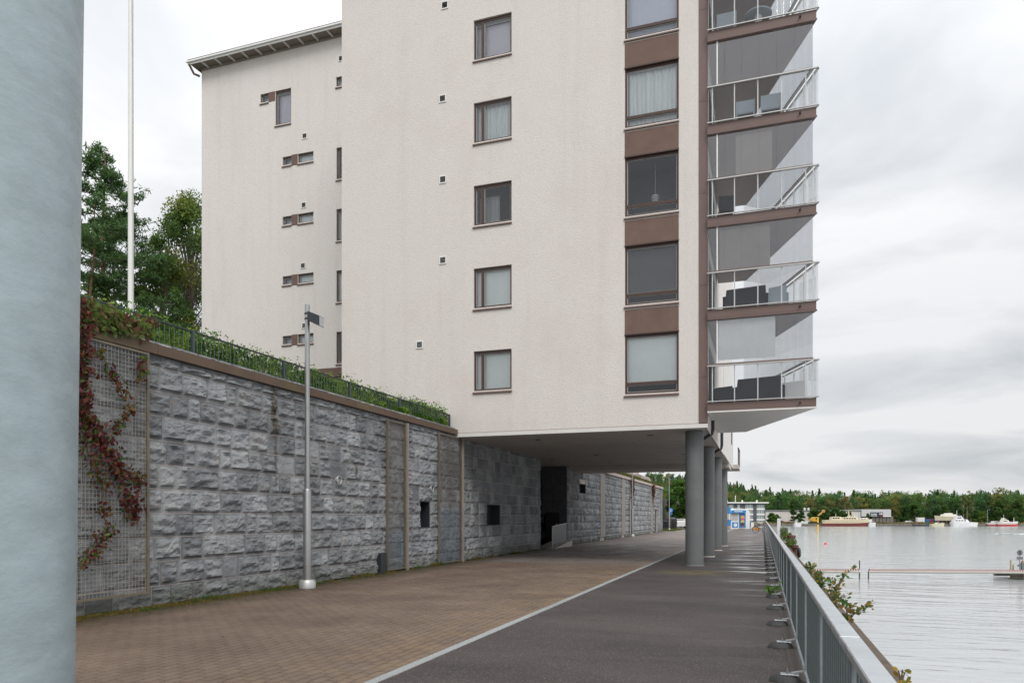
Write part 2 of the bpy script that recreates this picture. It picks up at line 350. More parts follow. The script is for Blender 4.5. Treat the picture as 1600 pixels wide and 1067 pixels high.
M['paver'] = ground_material('paver'); M['asphalt'] = ground_material('asphalt')

def water_material():
    m = bpy.data.materials.new('lake_water'); m.use_nodes = True; nt = m.node_tree; N = nt.nodes.new; L = nt.links.new
    b = nt.nodes['Principled BSDF']; b.inputs['Base Color'].default_value = (.37,.385,.39,1); b.inputs['Roughness'].default_value = .12; b.inputs['IOR'].default_value = 2.1
    g = N('ShaderNodeNewGeometry'); pos = g.outputs['Position']
    def noi(sc, det, s, rot=0):
        q = N('ShaderNodeMapping'); q.inputs['Scale'].default_value = s; q.inputs['Rotation'].default_value = (0,0,rot); L(pos, q.inputs[0])
        n = N('ShaderNodeTexNoise'); n.inputs['Scale'].default_value = sc; n.inputs['Detail'].default_value = det; n.inputs['Distortion'].default_value = .3; L(q.outputs[0], n.inputs['Vector']); return n.outputs[0]
    def mth(op, a, bb):
        q = N('ShaderNodeMath'); q.operation = op
        L(a, q.inputs[0]) if not isinstance(a, (int, float)) else setattr(q.inputs[0], 'default_value', a)
        L(bb, q.inputs[1]) if not isinstance(bb, (int, float)) else setattr(q.inputs[1], 'default_value', bb); return q.outputs[0]
    calm = N('ShaderNodeMapRange'); L(noi(.022, 3, (.5,1.4,1), -YAW), calm.inputs[0]); calm.inputs[1].default_value = .42; calm.inputs[2].default_value = .6; calm.inputs[3].default_value = .25; calm.inputs[4].default_value = 1
    h = mth('ADD', mth('MULTIPLY', noi(.55, 3, (.45,1.5,1), -YAW), 1.0), mth('MULTIPLY', mth('MULTIPLY', noi(2.6, 4, (.6,1.3,1), -YAW), .22), calm.outputs[0]))
    bp = N('ShaderNodeBump'); bp.inputs['Strength'].default_value = 1; bp.inputs['Distance'].default_value = .10; L(h, bp.inputs['Height']); L(bp.outputs[0], b.inputs['Normal'])
    return m
M['water'] = water_material()

# ------------------------------------------------------------------ foliage helpers
def leaf_mesh(name, C, size, pal, material, shape='quad', flat=0.0, jit=.25, normal=None, droop=0):
    """C: N x 3 centres; every leaf its own small face with its own colour"""
    n = len(C); C = np.asarray(C, float); size = np.broadcast_to(np.asarray(size, float), (n,))*(1+jit*rng.standard_normal(n)).clip(.4, 1.8)
    a = rng.standard_normal((n,3)); 
    if droop: a[:,2] -= droop
    a /= np.linalg.norm(a, axis=1)[:,None]
    r = rng.standard_normal((n,3)); 
    if flat: r[:,2] += flat*2
    if normal is not None: r = r*.55+np.asarray(normal)*1.2
    a -= r*(np.sum(a*r,1)/np.sum(r*r,1))[:,None]; a /= np.linalg.norm(a, axis=1)[:,None]
    b = np.cross(r, a); b /= np.linalg.norm(b, axis=1)[:,None]
    if shape == 'quad': P = [(-.5,-.35),(.5,-.35),(.5,.35),(-.5,.35)]
    elif shape == 'leaf': P = [(-.5,0),(-.15,.28),(.22,.24),(.55,0),(.22,-.24),(-.15,-.28)]
    elif shape == 'tri': P = [(-.5,-.3),(.6,0),(-.5,.3)]
    elif shape == 'needle': P = [(-.5,-.06),(.5,-.10),(.5,.10),(-.5,.06)]
    elif shape == 'blade': P = [(-.5,-.07),(.5,0),(-.5,.07)]
    k = len(P); V = np.empty((n,k,3))
    for i, (p, q) in enumerate(P): V[:,i] = C+a*(p*size)[:,None]+b*(q*size)[:,None]
    me = bpy.data.meshes.new(name); me.vertices.add(n*k); me.vertices.foreach_set('co', V.reshape(-1))
    me.loops.add(n*k); me.loops.foreach_set('vertex_index', np.arange(n*k, dtype=np.int32))
    me.polygons.add(n); me.polygons.foreach_set('loop_start', np.arange(0, n*k, k, dtype=np.int32)); me.polygons.foreach_set('loop_total', np.full(n, k, dtype=np.int32))
    me.update()
    pal = np.asarray(pal, float)
    if pal.ndim == 2 and len(pal) == n and n > 24: c = pal
    else: c = pal[rng.integers(0, len(pal), n)]
    c = c*(1+(.10 if 'far' in material.name else .22)*rng.standard_normal(n)).clip(.5, 1.6)[:,None]
    at = me.attributes.new('Col', 'FLOAT_COLOR', 'CORNER'); cc = np.ones((n,k,4)); cc[:,:,:3] = c[:,None,:]; at.data.foreach_set('color', cc.reshape(-1))
    me.materials.append(material); me.validate(); return me
def blobs(n, centre, rad, hollow=.55):
    "points in an ellipsoid, denser towards its skin"
    d = rng.standard_normal((n,3)); d /= np.linalg.norm(d, axis=1)[:,None]
    return np.asarray(centre)+d*np.asarray(rad)*(hollow+(1-hollow)*rng.random(n)**.7)[:,None]
GREENS = [(.06,.13,.028),(.08,.155,.035),(.045,.10,.024),(.10,.17,.04)]
YGREENS = [(.15,.23,.05),(.11,.19,.045),(.20,.22,.045),(.09,.16,.04)]
PINES = [(.075,.15,.055),(.09,.17,.055),(.11,.19,.055),(.06,.12,.04)]

# ------------------------------------------------------------------ ground, promenade, quay, water
g = struct(obj('water', MB().add([(-700,-300,-2.8),(2500,-300,-2.8),(2500,2500,-2.8),(-700,2500,-2.8)], [(0,1,2,3)]), M['water']))
WX = -10.93          # wall backing plane
PX0, PX1 = -10.93, -3.875
land = MB().prism([(-700,-40),(PX1,-40),(PX1,117.6),(-8,117.6),(-14,170),(-700,380)], -3.5, -.02)
struct(obj('ground', land, M['land']))
path = struct(obj('paved_path', MB().box(WX, PX1, 0, 117, -.02, -.014), mat('paver_joint', (.010,.007,.005), rough=.9), None))
far_path = obj('far_paving', MB().box(WX-9, PX1, 60, 117, -.012, -.001), M['paver'], path)
def paver_mb(mb, x0, x1, y0, y1, z=0., b=.006):
    j = .007; x0 += j; x1 -= j; y0 += j*1.7; y1 -= j*1.7
    mb.add([(x0,y0,z-.012),(x1,y0,z-.012),(x1,y1,z-.012),(x0,y1,z-.012),(x0+b,y0+b,z),(x1-b,y0+b,z),(x1-b,y1-b,z),(x0+b,y1-b,z)],
           [(4,5,6,7),(0,1,5,4),(1,2,6,5),(2,3,7,6),(3,0,4,7)])
PW, PL = .1411, .282
slots = []
for i in range(50):
    x1 = PX1-i*PW; off = (i % 2)*PL/2
    for j in range(int((60-4)/PL)):
        y0 = 4+off+j*PL; slots.append((x1-PW, y0))
def inview(x, y):
    d = x*Fx+y*Fy; r = x*Rx+y*Ry
    if d < .5: return False
    u = 800+F*r/d; v = 807+F*EYE/d
    return 112 < u < 1620 and v < 1075
vis = sorted([s for s in slots if inview(s[0]+.07, s[1]+.14)], key=lambda s: s[0]**2+s[1]**2)
near = vis[:300]; nearset = set(near)
pm = MB(); paver_mb(pm, -PW/2, PW/2, -PL/2, PL/2); pme = pm.mesh('paver', M['paver'])
for (x, y) in near:
    link('paver', pme, path, (x+PW/2, y+PL/2, random.uniform(-.0012,.0012)), (random.uniform(-.004,.004), random.uniform(-.006,.006), 0))
pr = MB()
for (x, y) in slots:
    if (x, y) in nearset or y < 4: continue
    paver_mb(pr, x, x+PW, y, y+PL, random.uniform(-.0012,.0012))
stuff(obj('paver_field', pr, M['paver'], path))
# kerb strip between pavers and asphalt
kerb = struct(obj('kerb_strip', MB().box(PX1, -3.745, 3, 117, -.02, -.006), M['mortar']))
kme = MB().cbox(.004, .126, .005, .995, -.01, 0, .004).mesh('kerb_stone', M['kerb'])
for k in range(114):
    link('kerb_stone', kme, kerb, (PX1+random.uniform(-.006,.006), 3+k, random.uniform(.001,.005)))
struct(obj('asphalt_promenade', MB().box(-3.745, 1.15, -20, 117.6, -3.4, -.004), M['asphalt']))
struct(obj('quay_edge', MB().cbox(1.15, 1.41, -20, 117.6, -4, .004, .02), M['concrete']))
# rough gravel seam under the railing
stuff(obj('gravel_seam', MB().box(.28, .45, 2, 117, -.003, .001), mat('gravel_seam', (.06,.048,.042), rough=.95, var=.5, vscale=40, bump=1, bscale=70, bdist=.02), None))

# ------------------------------------------------------------------ retaining wall
CH = .462; Z0 = .39-CH
def rock_mesh(w, h, seed, nx, nz, amp=1.0, flat=False):
    "front face looks along +X; w along Y, h along Z"
    vs = []; fs = []; rr = random.Random(seed); tilt = rr.uniform(-.012,.012); off = rr.uniform(0,100)
    m0, m1, mt, mb_ = [rr.uniform(.028,.055) for _ in range(4)]
    base = rr.uniform(.032,.055)*amp
    for j in range(nz+1):
        for i in range(nx+1):
            y = w*i/nx; z = h*j/nz
            e = min((y-0)/m0, (w-y)/m1, z/mb_, (h-z)/mt)
            wob = noise.noise(Vector((y*9+off, z*9, 1.3)))*.5
            t = max(0, min(1, (e-.65+wob*.4)*1.6))
            t = t*t*(3-2*t)
            n = noise.fractal(Vector((y*3.2+off, z*7.5, off*.3)), 1.0, 2.0, 4)
            step = math.floor(n*3.2+off % 1)/3.2
            d = t*(base+(.018*n+.034*step)*amp+(z/h-.5)*-.02+tilt*(y/w-.5)*2)
            if flat: d *= .25
            vs.append((max(-.004, d), y, z))
    for j in range(nz):
        for i in range(nx):
            a = j*(nx+1)+i
            fs.append((a, a+1, a+nx+2, a+nx+1))
    o = len(vs)
    for (y, z) in ((0,0),(w,0),(w,h),(0,h)): vs.append((-.03, y, z))
    B = [k for k in range(nx+1)]; T = [nz*(nx+1)+k for k in range(nx+1)]
    Lf = [k*(nx+1) for k in range(nz+1)]; Rt = [k*(nx+1)+nx for k in range(nz+1)]
    fs += [tuple([o, o+1]+B[::-1]), tuple([o+2, o+3]+T), tuple([o+3, o]+Lf), tuple([o+1, o+2]+Rt[::-1])]
    return vs, fs
BINS = [.32,.45,.57,.70,.86]
variants = {}
hq = CH-.018
for bi, w in enumerate(BINS):
    variants[bi] = []
    for s in range(9):
        v_, f_ = rock_mesh(w-.014, hq, bi*31+s+5, max(6, int(w/.032)), 13, 1.0, flat=(s == 8))
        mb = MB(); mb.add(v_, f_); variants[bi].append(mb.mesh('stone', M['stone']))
def blocked(y0, y1, z0, z1, holes):
    for (a, b_, c, d) in holes:
        if y0 < b_-.01 and y1 > a+.01 and z0 < d-.01 and z1 > c+.01: return (a, b_)
    return None
def lay_course(y, yend, z0, z1, holes, rr):
    out = []; last = None
    while y < yend-.05:
        bi = rr.choice([0,1,1,2,2,3,3,4]); w = BINS[bi]
        if bi == last: continue
        last = bi
        if yend-(y+w) < .2: w = yend-y
        h = blocked(y, y+w, z0, z1, holes)
        if h:
            if y < h[0]-.08: w = h[0]-y
            else:
                y = h[1]; continue
            if w < .06: y = h[1]; continue
        out.append((y, w)); y += w
    return out
NICHES = [(22.11,22.86,1.23,2.37),(28.34,29.98,1.22,2.39)]
NEAR_END = 36.1
def snap(hs):   # snap niche heights to courses
    r = []
    for (a, b_, c, d) in hs:
        r.append((a, b_, Z0+CH*round((c-Z0)/CH), Z0+CH*round((d-Z0)/CH)))
    return r
NICHES = snap(NICHES)
def plane_holes(mb, axis, c, a0, a1, z0, z1, holes, depth, flip=1):
    "flat wall with rectangular holes and reveals; axis 'x' plane x=c spanning y, or 'y' plane y=c spanning x"
    A = sorted(set([a0, a1]+[t for h in holes for t in h[:2] if a0 < t < a1])); Z = sorted(set([z0, z1]+[t for h in holes for t in h[2:] if z0 < t < z1]))
    P = (lambda a, z, o=0: (c+o, a, z)) if axis == 'x' else (lambda a, z, o=0: (a, c+o, z))
    for i in range(len(A)-1):
        for j in range(len(Z)-1):
            am, zm = (A[i]+A[i+1])/2, (Z[j]+Z[j+1])/2
            if any(h[0] < am < h[1] and h[2] < zm < h[3] for h in holes): continue
            mb.add([P(A[i],Z[j]),P(A[i+1],Z[j]),P(A[i+1],Z[j+1]),P(A[i],Z[j+1])], [(0,1,2,3)])
    for (p, q, r, s) in holes:
        for (u0, v0, u1, v1) in ((p,r,q,r),(q,r,q,s),(q,s,p,s),(p,s,p,r)):
            mb.add([P(u0,v0),P(u1,v1),P(u1,v1,depth),P(u0,v0,depth)], [(0,1,2,3)])
    return mb
wall = thing('retaining_wall', 'tall grey rock-faced stone retaining wall under brown coping, left of the path', 'wall', (0,0,0))
wb = plane_holes(MB(), 'x', -10.9075, 4, NEAR_END, -.1, 4.76, NICHES, -.35)
obj('mortar_backing', wb, M['mortar'], wall)
allst = []
rr = random.Random(21)
courses = []
for k in range(12):
    z0 = Z0+CH*k; z1 = min(z0+CH, 4.755)
    if k == 0: z0c = -.03
    else: z0c = z0
    courses.append((z0c, z1))
    for (y, w) in lay_course(7.4+rr.uniform(-.3,.3), NEAR_END, z0c, z1, NICHES, rr): allst.append((y, w, z0c, z1))
allst.sort(key=lambda s: s[0]); far_st = MB(); cnt = 0
for (y, w, z0, z1) in allst:
    h = z1-z0-.018
    if y > 8.3 and cnt < 300 or (y <= 8.3 and y+w > 8.3 and cnt < 300):
        bi = min(range(5), key=lambda q: abs(BINS[q]-w)); me = variants[bi][rr.choice([0,1,2,3,4,5,6,7]) if rr.random() < .94 else 8]
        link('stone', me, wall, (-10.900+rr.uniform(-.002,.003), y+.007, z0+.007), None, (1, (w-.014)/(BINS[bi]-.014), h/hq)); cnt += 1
    elif y > 8.3:
        v_, f_ = rock_mesh(w-.014, h, rr.randint(0, 9999), 9, 8); far_st.add([(-10.900+p[0], y+.007+p[1], z0+.007+p[2]) for p in v_], f_)
    else:
        far_st.box(-10.94, -10.88, y+.005, y+w-.005, z0+.005, z1-.005)
stuff(obj('stone_field', far_st, M['stone'], wall))
for (a, b_, c, d) in NICHES:
    n = MB().add([(-11.28,a,c),(-11.28,b_,c),(-11.28,b_,d),(-11.28,a,d)], [(0,1,2,3)])
    n.box(-11.28,-10.89,a,a+.03,c,d); n.box(-11.28,-10.89,b_-.03,b_,c,d); n.box(-11.28,-10.89,a+.03,b_-.03,c,c+.03); n.box(-11.28,-10.89,a+.03,b_-.03,d-.03,d)
    nn = obj('niche_lining', n, M['dark_metal'], wall)
    obj('door_leaf', MB().box(-11.2,-11.17, a+.06, a+(b_-a)*.45, c+.05, d-.05), mat('niche_panel', (.05,.065,.08), rough=.3), nn)
# coping: brown metal fascia in 3 m lengths
y = 5.0; k = 0
while y < 25.05:
    y2 = min(y+2.9, 25.06); obj('coping_segment', MB().cbox(-11.2, -10.78, y+.003, y2-.003, 4.757, 4.945, .002), M['coping'], wall); y = y2
# rusty drain stub under the first stain
obj('drain_hole', MB().tube([(-10.95,14.4,4.2),(-10.86,14.4,4.19)], .035, 12), M['black'], wall)
obj('drain_hole', MB().tube([(-10.95,18.0,3.02),(-10.86,18.0,3.01)], .04, 12), M['black'], wall)
# terrace behind the wall
tr = MB().box(-11.19, -26, 4, 25.2, -1, 4.80); 
def grid_surface(x0, x1, y0, y1, nx, ny, fz, name, material, parent=None):
    vs = []; fs = []
    for j in range(ny+1):
        for i in range(nx+1):
            x = x0+(x1-x0)*i/nx; y = y0+(y1-y0)*j/ny; vs.append((x, y, fz(x, y)))
    for j in range(ny):
        for i in range(nx):
            a = j*(nx+1)+i; fs.append((a, a+1, a+nx+2, a+nx+1))
    return obj(name, MB().add(vs, fs), material, parent, smooth=True)
struct(grid_surface(-150, -11.0, 2, 150, 60, 60, lambda x, y: 4.80 + max(0, (-x-16))*.07 + (noise.noise(Vector((x*.1, y*.1, 0)))*1.2 if x < -18 else 0) - (60 if (x > -13.5 and y > 27) else 0), 'terrace_ground', M['soil']))

# ---- far stretch of the wall, beyond the entrance recess
wall2 = thing('retaining_wall', 'distant stretch of grey stone wall with pale coping, beyond the dark entrance', 'wall')
FN = [(44.56,46.3,Z0+CH*7,Z0+CH*8.4),(72.6,73.2,1.3,2.35),(78.29,80.79,-.1,2.52)]
obj('mortar_backing', plane_holes(MB(), 'x', WX, 41.6, 82.5, -.1, 4.85, FN, -.35), M['mortar'], wall2)
PIL = [(50.6,52.3),(58.9,60.4),(62.6,63.9),(75.2,76.8),(82.0,83.6)]
f2 = MB(); rr = random.Random(5)
for k in range(11):
    z0 = max(-.03, Z0+CH*k); z1 = min(Z0+CH*(k+1), 4.85)
    hs = FN+[(a, b_, -.5, 5) for a, b_ in PIL]
    for (y, w) in lay_course(41.6, 82.2, z0, z1, hs, rr):
        v_, f_ = rock_mesh(w-.01, z1-z0-.02, rr.randint(0, 9999), 4, 4, 1.3); f2.add([(-10.90+p[0], y+.005+p[1], z0+.01+p[2]) for p in v_], f_)
stuff(obj('stone_field', f2, M['stone'], wall2))
for a, b_ in PIL[:4]: obj('pilaster', MB().box(-10.93, -10.84, a, b_, .25, 4.85), mat('pilaster', (.27,.245,.225), rough=.85, var=.12), wall2)
obj('end_pier', MB().box(-11.6, -10.84, 82.5, 84.2, 0, 4.85), M['stone'], wall2)
y = 41.7
while y < 84: obj('coping_segment', MB().cbox(-11.4, -10.76, y+.004, min(y+4.2, 84.4)-.004, 4.852, 5.06, .01), M['coping_light'], wall2); y += 4.2
obj('niche_lining', MB().box(-11.35,-11.2,44.5,46.4,2.9,4.0).box(-11.2,-10.9,46.27,46.3,Z0+CH*7,Z0+CH*8.4).box(-11.2,-10.9,44.56,46.27,Z0+CH*8.4-.03,Z0+CH*8.4).box(-11.2,-10.9,44.56,46.27,Z0+CH*7,Z0+CH*7+.03), M['dark_metal'], wall2)
obj('door', MB().box(-11.2,-11.1,78.3,80.8,-.02,2.52), M['dark_metal'], wall2)
obj('slit_lining', MB().box(-11.35,-11.2,72.5,73.3,1.2,2.4), M['black'], wall2)
# ---- recess with the entrance
rec = thing('entrance_recess', 'dark stone-lined entrance recess with black doors under the building', 'entrance')
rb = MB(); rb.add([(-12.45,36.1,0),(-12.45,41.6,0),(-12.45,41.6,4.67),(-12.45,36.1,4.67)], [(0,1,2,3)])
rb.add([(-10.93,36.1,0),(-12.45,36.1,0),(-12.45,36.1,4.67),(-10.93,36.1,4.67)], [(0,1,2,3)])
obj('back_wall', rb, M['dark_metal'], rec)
rs = MB(); rr = random.Random(9)
for k in range(11):
    z0 = max(-.03, Z0+CH*k); z1 = min(Z0+CH*(k+1), 4.67); x = -10.93
    while x > -12.40:
        w = min(rr.choice(BINS[1:]), x+12.45); 
        if w < .05: break
        if not (-12.2 < x-w/2 < -11.35 and z0 < 1.7): rs.cbox(x-w+.005, x-.005, 41.57+rr.uniform(0,.02), 41.7, z0+.005, z1-.005, .01)
        x -= w
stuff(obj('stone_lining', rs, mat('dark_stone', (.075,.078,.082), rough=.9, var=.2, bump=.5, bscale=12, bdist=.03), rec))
obj('beige_panel', MB().box(-12.44,-12.40,36.4,41.0,3.1,4.6), mat('beige_panel', (.30,.25,.20), rough=.8), rec)
dr = obj('glass_door', MB().box(-12.44,-12.38,37.5,39.6,.02,2.5), mat('dark_door_glass', (.015,.017,.02), rough=.12), rec)
obj('handle', MB().tube([(-12.30,39.2,.3),(-12.30,39.2,1.9)], .022), M['alu'], dr)
dr = obj('steel_door', MB().box(-12.2,-11.35,41.50,41.56,.02,1.95), M['black'], rec)
obj('handle', MB().tube([(-11.5,41.42,.8),(-11.5,41.42,1.3)], .02), M['alu'], dr)
rp = thing('access_ramp', 'short pale concrete ramp with grey guard panels in the entrance recess', 'ramp')
obj('slab', MB().add([(-11.6,37.6,0),(-10.5,37.6,0),(-10.5,41.2,0),(-11.6,41.2,0),(-11.6,37.6,.02),(-10.5,37.6,.02),(-10.5,41.2,.34),(-11.6,41.2,.34)],[(0,3,2,1),(4,5,6,7),(0,1,5,4),(1,2,6,5),(2,3,7,6),(3,0,4,7)]), M['pale_conc'], rp)
obj('guard_panel', MB().beam((-10.48,36.9,.68),(-10.48,39.7,.82), .03, .95), mat('guard_panel', (.085,.095,.105), rough=.4), rp)
obj('handrail', MB().tube([(-10.48,36.85,1.18),(-10.48,39.75,1.32)], .025), M['steel'], rp)
for yy, b_ in ((36.9,.0),(39.7,.2),(41.1,.3)): obj('post', MB().tube([(-10.48,yy,b_),(-10.48,yy,b_+1.12)], .028), M['steel'], rp)

# ------------------------------------------------------------------ trellis screens on the wall
def trellis(y0, y1, z0, z1, sp, x, fm, wm, label, low=None, fw=.045, wr=.0022, rail=None):
    t = thing('wire_trellis', label, 'trellis', (0,0,0), 0, 'steel mesh screens on the stone wall')
    fr = MB()
    for yy in (y0, y1): fr.box(x-.03, x+.03, yy-fw/2, yy+fw/2, z0, z1)
    obj('frame', fr, fm, t)
    obj('top_rail', MB().box(x-.03, x+.02, y0+fw/2, y1-fw/2, z1-.04, z1), fm, t); obj('bottom_rail', MB().box(x-.03, x+.02, y0+fw/2, y1-fw/2, z0, z0+.04), fm, t)
    zs = low if low else z0
    m = MB()
    y = y0+fw/2+sp/2
    while y < y1-fw/2: m.beam((x,y,zs),(x,y,z1), wr*2, wr*2); y += sp
    z = zs+sp/2
    while z < z1-.03: m.beam((x+.006,y0,z),(x+.006,y1,z), wr*2, wr*2); z += sp
    stuff(obj('wire_mesh', m, wm, t))
    if low:
        m = MB(); y = y0+fw/2+sp/3
        while y < y1-fw/2: m.beam((x,y,z0),(x,y,low), wr*3.6, wr*2); y += sp*random.uniform(.6,1.5)
        z = z0+sp/2
        while z < low: m.beam((x+.006,y0,z),(x+.006,y1,z), wr*2, wr*2); z += sp*1.4
        stuff(obj('lower_mesh', m, M['mesh_blue'], t))
    if rail:
        obj('guide_rail', MB().box(x-.01, x+.09, y1+fw/2, y1+fw/2+rail, z0-.25, z1+.02), M['pale_metal'], t)
    return t
t1 = trellis(8.25, 10.5, .28, 4.72, .074, -10.74, M['mesh_frame'], M['mesh'], 'large square-grid wire trellis overgrown with red creeper, beside the blue-grey pillar', fw=.05, wr=.0034)
for z in (.6, 2.4, 4.4):
    for yy in (8.5, 10.3): obj('bracket', MB().tube([(-10.92,yy,z),(-10.75,yy,z)], .015, 8), M['mesh_frame'], t1)
trellis(19.68, 20.85, .06, 4.66, .05, -10.79, M['mesh_frame'], M['mesh_brown'], 'narrow fine-mesh screen on the wall, nearer the street lamp', low=1.25, rail=.06)
trellis(23.4, 25.4, .04, 4.66, .05, -10.79, M['mesh_frame'], M['mesh_brown'], 'wider fine-mesh screen on the wall with brown staining, between the two dark niches', low=2.0, rail=.06)
obj_ = tag(obj('utility_box', MB().cbox(-10.9,-10.74,19.2,19.55,0,.62,.01), M['dark_metal']), 'small black box at the wall foot beside the narrow mesh screen', 'utility box')
for (yy, zz, lb) in ((17.03,2.69,'round pale ring fixed to the stone wall right of the street lamp'),(22.86,2.67,'round pale ring fixed to the stone wall above the tall dark niche')):
    mb = MB(); n = 20; pts = [(-10.80, yy+.11*math.cos(2*math.pi*i/n), zz+.11*math.sin(2*math.pi*i/n)) for i in range(n+1)]
    mb.tube(pts, .014, 8, cap=False); mb.tube([(-10.93,yy,zz),(-10.84,yy,zz)], .07, 16)
    tag(obj('wall_ring', mb, M['alu'], smooth=True), lb, 'ring', 'rings fixed to the stone wall')

# ------------------------------------------------------------------ apartment building
BLD = thing('apartment_building', 'pale plastered apartment block with brown windows, raised on round grey columns', 'building', (0,0,0))
YF = 25.1; TOP = 24.2; ZB = 4.675; ST = 3.07
holes = []; w1 = []; w2 = []
for k in range(6):
    holes.append((-10.16, -8.67, 6.36+ST*k, 7.83+ST*k)); w1.append(holes[-1])
    holes.append((-4.52, -2.69, 5.93+ST*k, 7.99+ST*k)); w2.append(holes[-1])
top = TOP
hh = [h for h in holes if h[3] < TOP-.1]
mb = plane_holes(MB(), 'y', YF, -15.8, -2.03, ZB+.14, TOP, hh, .13)
obj('front_wall', mb, M['stucco'], BLD)
mb = MB(); mb.box(-15.8,-15.5,YF+.01,45,ZB,TOP); obj('left_wall', mb, M['stucco'], BLD)
mb = MB(); mb.box(-15.5,-2.0,44.7,45,ZB+.1,TOP); obj('rear_wall', mb, M['stucco'], BLD)
obj('roof', MB().box(-16.2,-1.4,24.6,45.4,TOP,TOP+.3), M['brown_metal'], BLD)
# base trim and drip edge
obj('base_trim', MB().box(-15.8,-1.74,YF-.03,YF+.1,ZB,ZB+.13), M['trim_white'], BLD)
obj('trim_line', MB().box(-15.8,-2.04,YF-.014,YF+.05,ZB+.133,ZB+.165), mat('shadow_trim', (.36,.31,.28), rough=.7), BLD)  # narrow tan strip along the top of the base trim
# brown corner cladding with joints
z = ZB+.15
for zt in [ZB+.15+3.07*.5+3.07*i for i in range(0, 7)]:
    zt = min(zt, TOP); 
    if zt-z < .1: continue
    obj('corner_cladding', MB().cbox(-2.027,-1.74,YF-.025,YF+.1,z+.003,zt-.003,.004), M['brown_metal'], BLD); z = zt
